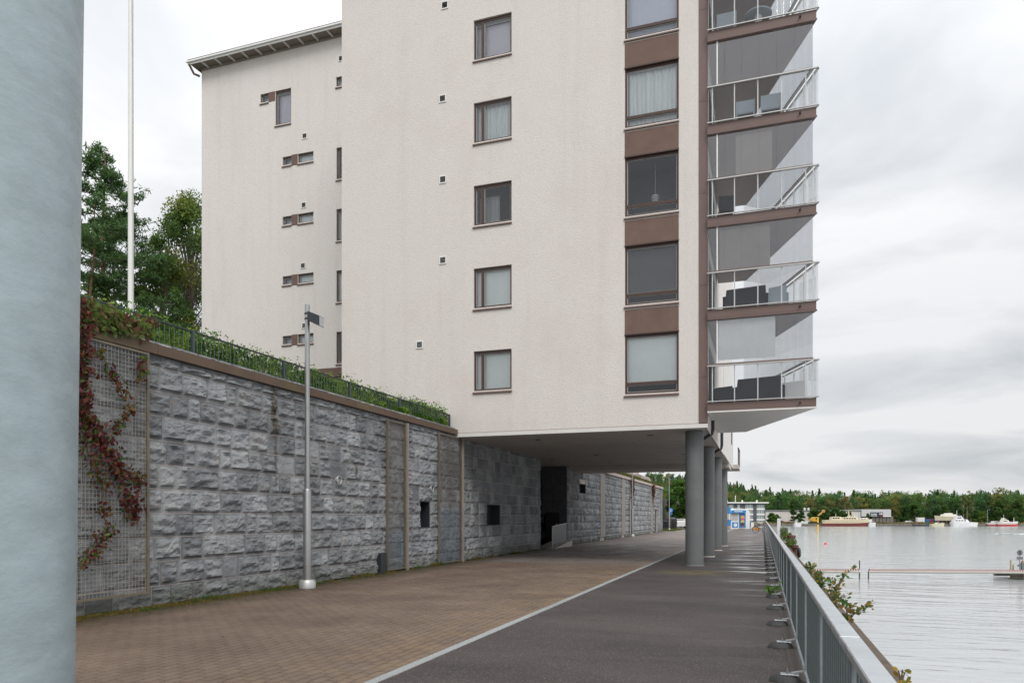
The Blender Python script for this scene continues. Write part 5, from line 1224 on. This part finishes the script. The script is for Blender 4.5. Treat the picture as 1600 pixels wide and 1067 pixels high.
# dry grass on the shore
def hill(x, y):
    # camera-aligned hump behind the shore
    d = x*Fx+y*Fy; r = x*Rx+y*Ry; u = 800+F*r/max(d,1)
    h = 0
    if d > 395:
        t = min(1, (d-395)/260); 
        hh = np.interp(u, [600,950,1020,1060,1135,1170,1200,1260,1350,1700], [30,30,29,27,21,14,9,3,2,2]); h = hh*t*t*(3-2*t)
    return -1.8+h
struct(grid_surface(-520, 700, 300, 1000, 90, 50, lambda x, y: hill(x, y) if (x*Fx+y*Fy) > 380 else -6, 'forest_floor', M['soil']))
# forest mass: every tree a trunk and clumps of leaf faces, joined
def forest_arrays(trees, per_clump=26):
    C, P, Sz, T = [], [], [], MB()
    for (x, y, z, h, kind, col, nc) in trees:
        if kind == 'fir':
            for i in range(nc):
                q = i/nc; rad = h*.20*(1-q)+.25; a = rng.random()*6.28; c = (x+math.cos(a)*rad*.55, y+math.sin(a)*rad*.55, z+h*(.12+.88*q)); C.append(blobs(per_clump, c, (rad*.55,rad*.55,h*.045), .2))
        else:
            for i in range(nc):
                a = rng.random()*6.28; q = rng.random(); w = math.sin(math.pi*(.12+.80*q))**.7; rad = h*.27*w*rng.uniform(.2,1); s = h*.10*rng.uniform(.6,1.25)
                C.append(blobs(per_clump, (x+math.cos(a)*rad, y+math.sin(a)*rad, z+h*(.16+.80*q)), (s,s,s*.8), .3))
        m = nc*per_clump; cc = np.repeat(np.array(col)[None]*rng.uniform(.72,1.3,(nc,1)), per_clump, 0); P.append(cc); Sz.append(np.full(m, h*.030))
        T.beam((x,y,z-.5),(x,y,z+h*.7), h*.014, h*.014)
    return np.concatenate(C), np.concatenate(P), np.concatenate(Sz), T
FC = [(.065,.15,.04),(.08,.17,.045),(.10,.185,.05),(.07,.155,.06),(.125,.19,.05),(.155,.195,.055)]; AUT = [(.19,.19,.05),(.20,.165,.055)]
trees = []
def add_band(u0, u1, d0, d1, n, h0, h1, firs, aut=.06):
    for i in range(n):
        u = rng.uniform(u0, u1); D = rng.uniform(d0, d1); x, y = W(u, D); kind = 'fir' if rng.random() < firs else 'broad'
        col = PINES[rng.integers(4)] if kind == 'fir' else (AUT[rng.integers(2)] if rng.random() < aut else FC[rng.integers(len(FC))])
        trees.append((x, y, hill(x, y)-.3, rng.uniform(h0, h1), kind, col, 30))
add_band(1195, 1660, 415, 440, 150, 14.5, 17.5, .08, .12)
add_band(1195, 1660, 440, 520, 150, 17, 21, .25, .16)
add_band(1010, 1215, 430, 560, 170, 12, 16, .15, .2)
add_band(1010, 1260, 560, 680, 210, 12, 15.5, .7, .05)
add_band(1150, 1420, 700, 820, 110, 17, 23, .9, .0)
CC, PP, SS, TT = forest_arrays(trees)
me = leaf_mesh('forest_crowns', CC, SS, PP, M['leaf_far'], 'quad')
fo = stuff(link('forest', me)); fo['label'] = 'mixed wood covering the far shore and hill'
stuff(obj('forest_trunks', TT, M['bark_dark'], fo))
# individual trees on the far shore
ind = [(1206,368,803,1.9,'round dark green bush left of the warehouse end',GREENS),(1214,372,805,1.4,'yellowish bush beside the round dark one at the warehouse end',YGREENS),
 (1240,374,782,1.7,'slim tall green birch in front of the white warehouse',[(.07,.14,.03),(.06,.12,.03)]),(1251,374,797,1.5,'low round tree right of the slim birch at the warehouse',GREENS),
 (1272,376,796,2.2,'green tree behind the yellow crane',GREENS),(1287,377,793,2.2,'tall dark bush left of the ship, before the warehouse',GREENS),(1303,378,794,2.7,'broad dark tree behind the bow of the old ship',GREENS),(1317,378,798,2.0,'dark bush in the middle of the warehouse front',GREENS),
 (1327,377,799,.9,'thin yellow-green sapling behind the ship funnel',YGREENS),(1356,372,802,.8,'thin sapling at the grey gable of the warehouse',YGREENS),
 (1413,400,790,2.4,'light green tree right of the warehouse gable',[(.05,.11,.025)]),(1430,398,786,3.2,'broad light green tree behind the white van',[(.055,.13,.03),(.07,.14,.03)]),(1465,402,792,1.8,'narrow green tree behind the boats on land',[(.05,.11,.03)]),
 (1476,404,790,2.0,'green tree just right of the narrow one behind the boats',GREENS),(1495,402,788,2.2,'green tree above the white yacht cabin',[(.05,.11,.03)]),(1524,398,797,1.6,'green bush right of the yacht mast',GREENS),(1536,390,801,1.7,'bright yellow-green bush right of the white yacht',[(.13,.20,.03),(.10,.17,.03)]),(1560,410,783,2.8,'dark tree behind the red and white boats',GREENS),(1590,408,780,3,'large dark tree at the right edge of the far shore',GREENS)]
for i, (u, D, vt, rd, lb, pal) in enumerate(ind):
    x, y = W(u, D); broad(x, y, -1.75, ZV(vt, D)+1.75, rd*1.25, lb, 100+i, pal, 34, 190, .55, 0, .05, 'trees along the far shore', 'shore_tree', 'tree', mt='leaf_far', cs=1.7)
# lone trees along the left behind the wall end
# apartment house behind the kiosk
D = 362; x, y = W(1160, D); A = thing('apartment_house', 'dark grey flat-roofed apartment house with glazed balconies behind the kiosk', 'building', (x, y, -1.8), YAW)
P1 = D/F; a0, a1 = (1100-1160)*P1, (1196-1160)*P1; ztop = ZV(786, D)+1.8
GD = mat('house_grey', (.085,.09,.105), rough=.8, var=.05)
obj('wall', MB().box(a0, a1, 0, 12, 0, ztop), GD, A)
obj('roof', MB().box(a0-1, a1+1.2, -1.4, 13, ztop, ztop+.55), M['white'], A)
GL = mat('house_glass', (.22,.27,.27), rough=.15)
for (c0, c1) in ((1120,1127),(1129,1133.5),(1138,1146),(1151.5,1156),(1164,1176),(1182,1194)):
    for fl_ in range(4):
        v1 = 795+fl_*8.2; v0 = v1-7.2+.0
        if v1 > 822: break
        X0, X1 = (c0-1160)*P1, (c1-1160)*P1; Zb, Zt = ZV(v1, D)+1.8, ZV(v0, D)+1.8
        w = obj('window', MB().box(X0,X1,-.25,-.02,Zb,Zt), GL, A)
        obj('parapet', MB().box(X0-.1,X1+.1,-.5,-.3,Zb-.45,Zb+.35), M['white'], w)
        for q in (.33,.66): obj('mullion', MB().box(X0+(X1-X0)*q-.06,X0+(X1-X0)*q+.06,-.3,-.26,Zb,Zt), M['white'], w)
obj('base_wall', MB().box(a0,a1+.3,-.6,-.1,0,.9), M['pale_conc'], A)
for u in (1139,1163,1186): obj('chimney', MB().box((u-1160)*P1-.3,(u-1160)*P1+.3,3,3.6,ztop+.5,ztop+1.6), M['white'], A)
fpx = thing('flagpole', 'pale thin mast standing above the grey apartment house', 'flagpole', (*W(1149,380),-1.8)); obj('pole', MB().lathe([(.3,0),(.2,14.6)], (0,0,0), 8), M['white'], fpx)
# warehouse
D = 385; x, y = W(1296, D); H = thing('warehouse', 'long low white warehouse with grey gable and a dark sign', 'building', (x, y, -1.8), YAW); P1 = D/F
wt = ZV(795.5, D)+1.8; h0, h1, h2 = (1196-1296)*P1, (1345-1296)*P1, (1391-1296)*P1
WWm = mat('warehouse_white', (.60,.58,.55), rough=.7, var=.05)
e = h0; widths = []
while e < h1-.1:
    e2 = min(e+4.1, h1); obj('wall_panel', MB().box(e+.05, e2-.05, 0, .3, 0, wt-.9), WWm, H); e = e2
obj('wall', MB().box(h0,h1,.31,25,0,wt-.8), M['galv'], H)
obj('roof', MB().box(h0-.3,h1,-.5,25.4,wt-.8,wt-.4), mat('warehouse_roof', (.25,.26,.27), rough=.6), H)
obj('grey_gable', MB().box(h1+.02,h2,-.8,25,3.6,wt), mat('gable_grey', (.50,.51,.52), rough=.6, var=.04), H)
SB = obj('sign_board', MB().box((1358.5-1296)*P1,(1378-1296)*P1,-1.1,-.82,ZV(807,D)+1.8,ZV(800,D)+1.8), mat('sign_navy', (.03,.04,.07), rough=.4), H)
for i, (a, b_, v0, v1) in enumerate(((1359.5,1361,802,803.4),(1361.5,1363,802,803.4),(1363.5,1365.5,802,803.4),(1366,1368.3,802,803.4),(1359.5,1364,804.8,806),(1364.6,1368.3,804.8,806),(1372.5,1374,801.3,803.6),(1374.6,1377,801.3,803.6),(1372.5,1377,804.6,806))):
    obj('sign_lettering', MB().box((a-1296)*P1,(b_-1296)*P1,-1.16,-1.11,ZV(v1,D)+1.8,ZV(v0,D)+1.8), M['white'] if i != 8 else RW, SB)
obj('ground_floor', MB().box((1362-1296)*P1,h2-.1,.5,24,0,3.6), M['dark_metal'], H)
for i in range(6): X = (1362-1296)*P1+i*1.9; obj('boarding', MB().box(X+.15,X+1.75,-.3,.0,0,3.5), mat('boarding', (.17,.15,.14), rough=.9), H)
obj('canopy', MB().box((1361-1296)*P1,h2+.2,-1.0,.3,3.45,3.7), M['white'], H)
for u in (1262,1268): obj('roof_fan', MB().lathe([(.5,wt-.4),(.5,wt+.4),(.7,wt+.6),(.3,wt+.8)], ((u-1296)*P1,4,0), 10), M['white'], H)
# boats
def boat(u0, u1, D, hullh, beam, label, hullc, botc=None, cabins=(), cabc=(.65,.64,.60), z=None, mast=(), sheer=.5, cat='boat', flipbow=False):
    x, y = W((u0+u1)/2, D); L_ = (u1-u0)*D/F; t = thing(cat, label, cat, (x, y, WZ if z is None else z), YAW+(math.pi if flipbow else 0))
    def hull(z0, z1, m_, nm, fl=1.0):
        n = 12; vs = []; fs = []
        for i in range(n+1):
            s = i/n; w = beam/2*(1-max(0,(s-.55)/.45)**2.2)*(.86 if s < .05 else 1); xx = -L_/2+L_*s
            for zz, k in ((z0,.80),(z1,1.0)):
                zz2 = zz+(sheer*max(0,(s-.4)/.6)**2 if zz == z1 else 0); ox = (L_*.03 if (zz == z1 and i == n) else 0)
                vs += [(xx+ox,-w*k,zz2),(xx+ox,w*k,zz2)]
        for i in range(n):
            a = i*4; fs += [(a,a+4,a+6,a+2),(a+1,a+3,a+7,a+5),(a+2,a+6,a+7,a+3),(a,a+1,a+5,a+4)]
        fs += [(0,2,3,1),(n*4,n*4+1,n*4+3,n*4+2)]
        obj(nm, MB().add(vs, fs), m_, t)
    hm = mat('hull', hullc, rough=.4, var=.08, vscale=.5)
    if botc: hull(0, hullh*.42, mat('hull_bottom', botc, rough=.5, var=.15, vscale=.6), 'lower_hull'); hull(hullh*.43, hullh, hm, 'hull')
    else: hull(0, hullh, hm, 'hull')
    cmx = mat('cabin', cabc, rough=.5)
    for (s0, s1, zb, zt, w) in cabins:
        X0, X1 = -L_/2+L_*s0, -L_/2+L_*s1
        vs = [(X0,-w/2,zb),(X1,-w/2,zb),(X1,w/2,zb),(X0,w/2,zb),(X0+.3,-w/2*.85,zt),(X1-(zt-zb)*.7,-w/2*.85,zt),(X1-(zt-zb)*.7,w/2*.85,zt),(X0+.3,w/2*.85,zt)]
        c_ = obj('cabin', MB().add(vs, [(0,3,2,1),(4,5,6,7),(0,1,5,4),(1,2,6,5),(2,3,7,6),(3,0,4,7)]), cmx, t)
        nw = max(2, int((X1-X0)/1.6)); 
        for i in range(nw):
            q = (i+.25)/nw; a = X0+.5+(X1-X0-(zt-zb)-.4)*i/nw; obj('cabin_window', MB().box(a,a+.8,-w/2-.02,-w/2*.88,zb+(zt-zb)*.4,zb+(zt-zb)*.75), M['dark_metal'], c_)
    for (s, h, r_) in mast: X = -L_/2+L_*s; obj('mast', MB().lathe([(r_,hullh),(r_*.7,hullh+h)], (X,0,0), 8), cmx, t)
    return t
boat(1286.5,1356,346,3.0,4.5,'long old passenger ship, cream above and maroon below, moored at the far shore',(.58,.50,.35),(.16,.035,.03),((.16,.42,2.9,4.5,3.2),(.40,.78,2.9,4.3,3.2),(.55,.70,4.3,4.9,2.6)),(.60,.53,.38),mast=((.28,3.0,.15),(.57,4.2,.35)), cat='ship')
boat(1340,1362,350,1.4,3.0,'white motor boat with raked cabin behind the stern of the old ship',(.65,.65,.63),None,((.1,.8,1.4,2.9,2.2),),z=-1.7,sheer=.9, cat='motor_boat')
boat(1356,1368,346,1.3,2.4,'small white boat with dark windows right of the old ship',(.62,.64,.65),None,((.2,.8,1.3,2.3,1.8),), cat='motor_boat')
boat(1241,1252,346,1.2,2.4,'small white cabin boat moored left of the yellow crane',(.66,.67,.67),None,((.1,.7,1.2,2.1,1.8),), cat='motor_boat')
boat(1250,1262,352,.9,2.2,'low white open boat lying behind the small cabin boat',(.62,.64,.62),None,((.2,.5,.9,1.4,1.5),),z=-1.8, cat='motor_boat')
boat(1461,1498,362,2.0,3.8,'cream cabin cruiser standing on supports on the far shore',(.58,.53,.40),None,((.15,.75,2.0,3.1,3.0),(.3,.6,3.1,3.7,2.4)),(.62,.60,.52),z=-.2,flipbow=True,mast=((.4,2,.1),), cat='cabin_cruiser')
boat(1487,1527,349,2.0,4.0,'sleek white motor yacht with flybridge and mast at the far shore',(.70,.71,.71),None,((.05,.62,1.9,3.2,3.2),(.12,.42,3.2,4.4,2.6),(.15,.36,4.4,5.0,2.4)),(.68,.69,.69),mast=((.2,5.6,.12),),sheer=-.3, cat='motor_yacht')
boat(1454,1475,347,1.1,2.6,'pale yellow low speedboat in front of the cruiser on land',(.60,.56,.40),None,((.35,.7,1.1,1.7,1.6),), cat='speedboat')
boat(1427,1451,347,.9,2.6,'dark grey low workboat with a red patch at the far shore',(.05,.05,.055),None,((.25,.35,.9,1.5,1.0),),(.35,.05,.04), cat='workboat')
boat(1543,1566,350,1.6,3.2,'white boat with red stripe, left one of the pair at the right',(.62,.60,.58),(.40,.06,.06),((.3,.7,1.6,2.4,2.2),),(.6,.6,.58), cat='motor_boat')
boat(1561,1590,347,1.8,3.6,'red and white rescue boat at the right of the far shore',(.64,.63,.60),(.50,.05,.05),((.1,.5,1.8,3.0,2.4),(.15,.35,3.0,3.9,1.8)),(.66,.64,.58),mast=((.25,3.6,.1),(.8,2.2,.15)), cat='rescue_boat')
sc_ = MB(); 
cx_, cy_ = W(1478,362)
bl_ = thing('boat_cradle', 'dark timber supports under the cream cruiser on land', 'boat cradle', (cx_, cy_, -1.75), YAW)
for X in (-4.5,-2.5,-.5,1.5,3.5): obj('prop', MB().box(X-.2,X+.2,-1.2,1.2,0,1.5), M['bark_dark'], bl_)
# van, cars, containers, crane on the far shore
vx, vy = W(1439,372); vn = thing('van', 'white box van on the far shore left of the boats', 'van', (vx,vy,-1.75), YAW); obj('box_body', MB().cbox(-2.2,1.4,-1,1,.5,3.0,.1), M['white'], vn); obj('cab', MB().add([(1.4,-.95,.5),(2.4,-.95,.5),(2.4,.95,.5),(1.4,.95,.5),(1.4,-.95,2.2),(1.9,-.9,2.1),(1.9,.9,2.1),(1.4,.95,2.2)], [(0,3,2,1),(4,5,6,7),(0,1,5,4),(1,2,6,5),(2,3,7,6),(3,0,4,7)]), M['galv'], vn)
for X in (-1.5,1.5):
    for sy in (-.85,.85): obj('wheel', MB().tube([(X,sy-.12,.4),(X,sy+.12,.4)], .4, 12), M['black'], vn)
for (u, c, lb) in ((1449,(.05,.14,.35),'blue container left of the red one behind the boats'),(1454,(.40,.05,.05),'red container between the two blue ones'),(1458,(.04,.12,.35),'blue container right of the red one, beside the cruiser')):
    x, y = W(u, 366); t = thing('container', lb, 'container', (x, y, -1.75), YAW, 'small containers behind the boats'); mm = mat('container_paint', c, rough=.5); obj('box', MB().box(-.8,.8,-1,1,.0,2.3), mm, t)
    for q in range(6): obj('rib', MB().box(-.75+q*.28,-.68+q*.28,-1.05,-1.0,.1,2.2), mm, t)
for (u, D, c, lb, rz) in ((1213,372,(.09,.03,.03),'dark red car parked left of the slim birch',0),(1220,374,(.04,.035,.04),'black car parked beside the dark red one on the far shore',0),(1237,372,(.12,.13,.14),'grey car parked behind the white cabin boat',0),(1234,374,(.45,.05,.04),'small red car behind the grey one on the far shore',.4),(1419,378,(.5,.5,.5),'silver car parked left of the white van',0)):
    car(*W(u, D), -1.75, YAW+rz, lb, c)
YE = mat('crane_yellow', (.62,.36,.05), rough=.5)
x, y = W(1276, 360); c_ = thing('mobile_crane', 'yellow excavator crane with raised dark boom on the far shore', 'crane', (x,y,-1.75), YAW); P1 = 360/F
for sy in (-1.1,1.1):
    tk = MB(); tk.tube([(-2.4,sy-.3,.55),(-2.4,sy+.3,.55)], .55, 12); tk.tube([(2.2,sy-.3,.55),(2.2,sy+.3,.55)], .55, 12); tk.box(-2.4,2.2,sy-.3,sy+.3,.0,1.1); obj('track', tk, M['black'], c_)
obj('cab', MB().cbox(-2.4,.2,-1.2,1.2,1.2,3.2,.2), YE, c_); obj('cab_window', MB().box(-1.0,.1,-1.24,-1.21,2.0,2.9), M['dark_metal'], c_)
obj('counterweight', MB().cbox(-3.3,-2.41,-1.1,1.1,1.3,2.6,.2), YE, c_)
obj('boom', MB().beam((-.2,0,2.0),(1.9,0,5.0), .5, .9), M['black'], c_); obj('stick', MB().beam((.6,-.4,4.0),(3.2,-.4,6.2), .4, .5), YE, c_)
obj('bucket', MB().tube([(3.2,-.8,6.2),(3.2,.2,6.2)], .75, 12), mat('bucket', (.45,.22,.08)), c_)
# light mast on the far shore
lm = thing('light_mast', 'thin grey lamp mast right of the white yacht on the far shore', 'lamp post', (*W(1543,372),-1.75)); obj('pole', MB().tube([(0,0,0),(0,0,7)], .14, 8), M['steel'], lm); obj('arm', MB().beam((0,0,7),(1.2,0,7.1), .15, .15), M['steel'], lm)
# low shrubs and dry grass bands on the far shore
C = []
for i in range(9000):
    u = rng.uniform(1100, 1640); D = rng.uniform(356, 372); x, y = W(u, D)
    if noise.noise(Vector((u*.05, D*.1, 0))) < -.1: continue
    C.append((x, y, -1.7+rng.random()*.55))
stuff(link('shore_grass', leaf_mesh('shore_grass', np.array(C), .6, [(.20,.17,.07),(.10,.12,.035),(.24,.19,.09)], M['leaf_far'], 'quad')))
for i, (u, lb) in enumerate(((1505,'pale-trunked birch in the far wood above the yacht'),(1511,'second pale-trunked birch in the far wood, right of the yacht mast'),(1520,'third pale-trunked birch in the far wood, above the green bush'))):
    x, y = W(u, 411); broad(x, y, -1.8, 15.5, 1.7, lb, 200+i, [(.13,.16,.045),(.10,.15,.04)], 16, 80, .5, 0, .6, 'trees along the far shore', 'birch_tree', 'tree', bark='birch', mt='leaf_far')
S.render.engine = 'CYCLES'
S.cycles.max_bounces = 8; S.cycles.transparent_max_bounces = 24
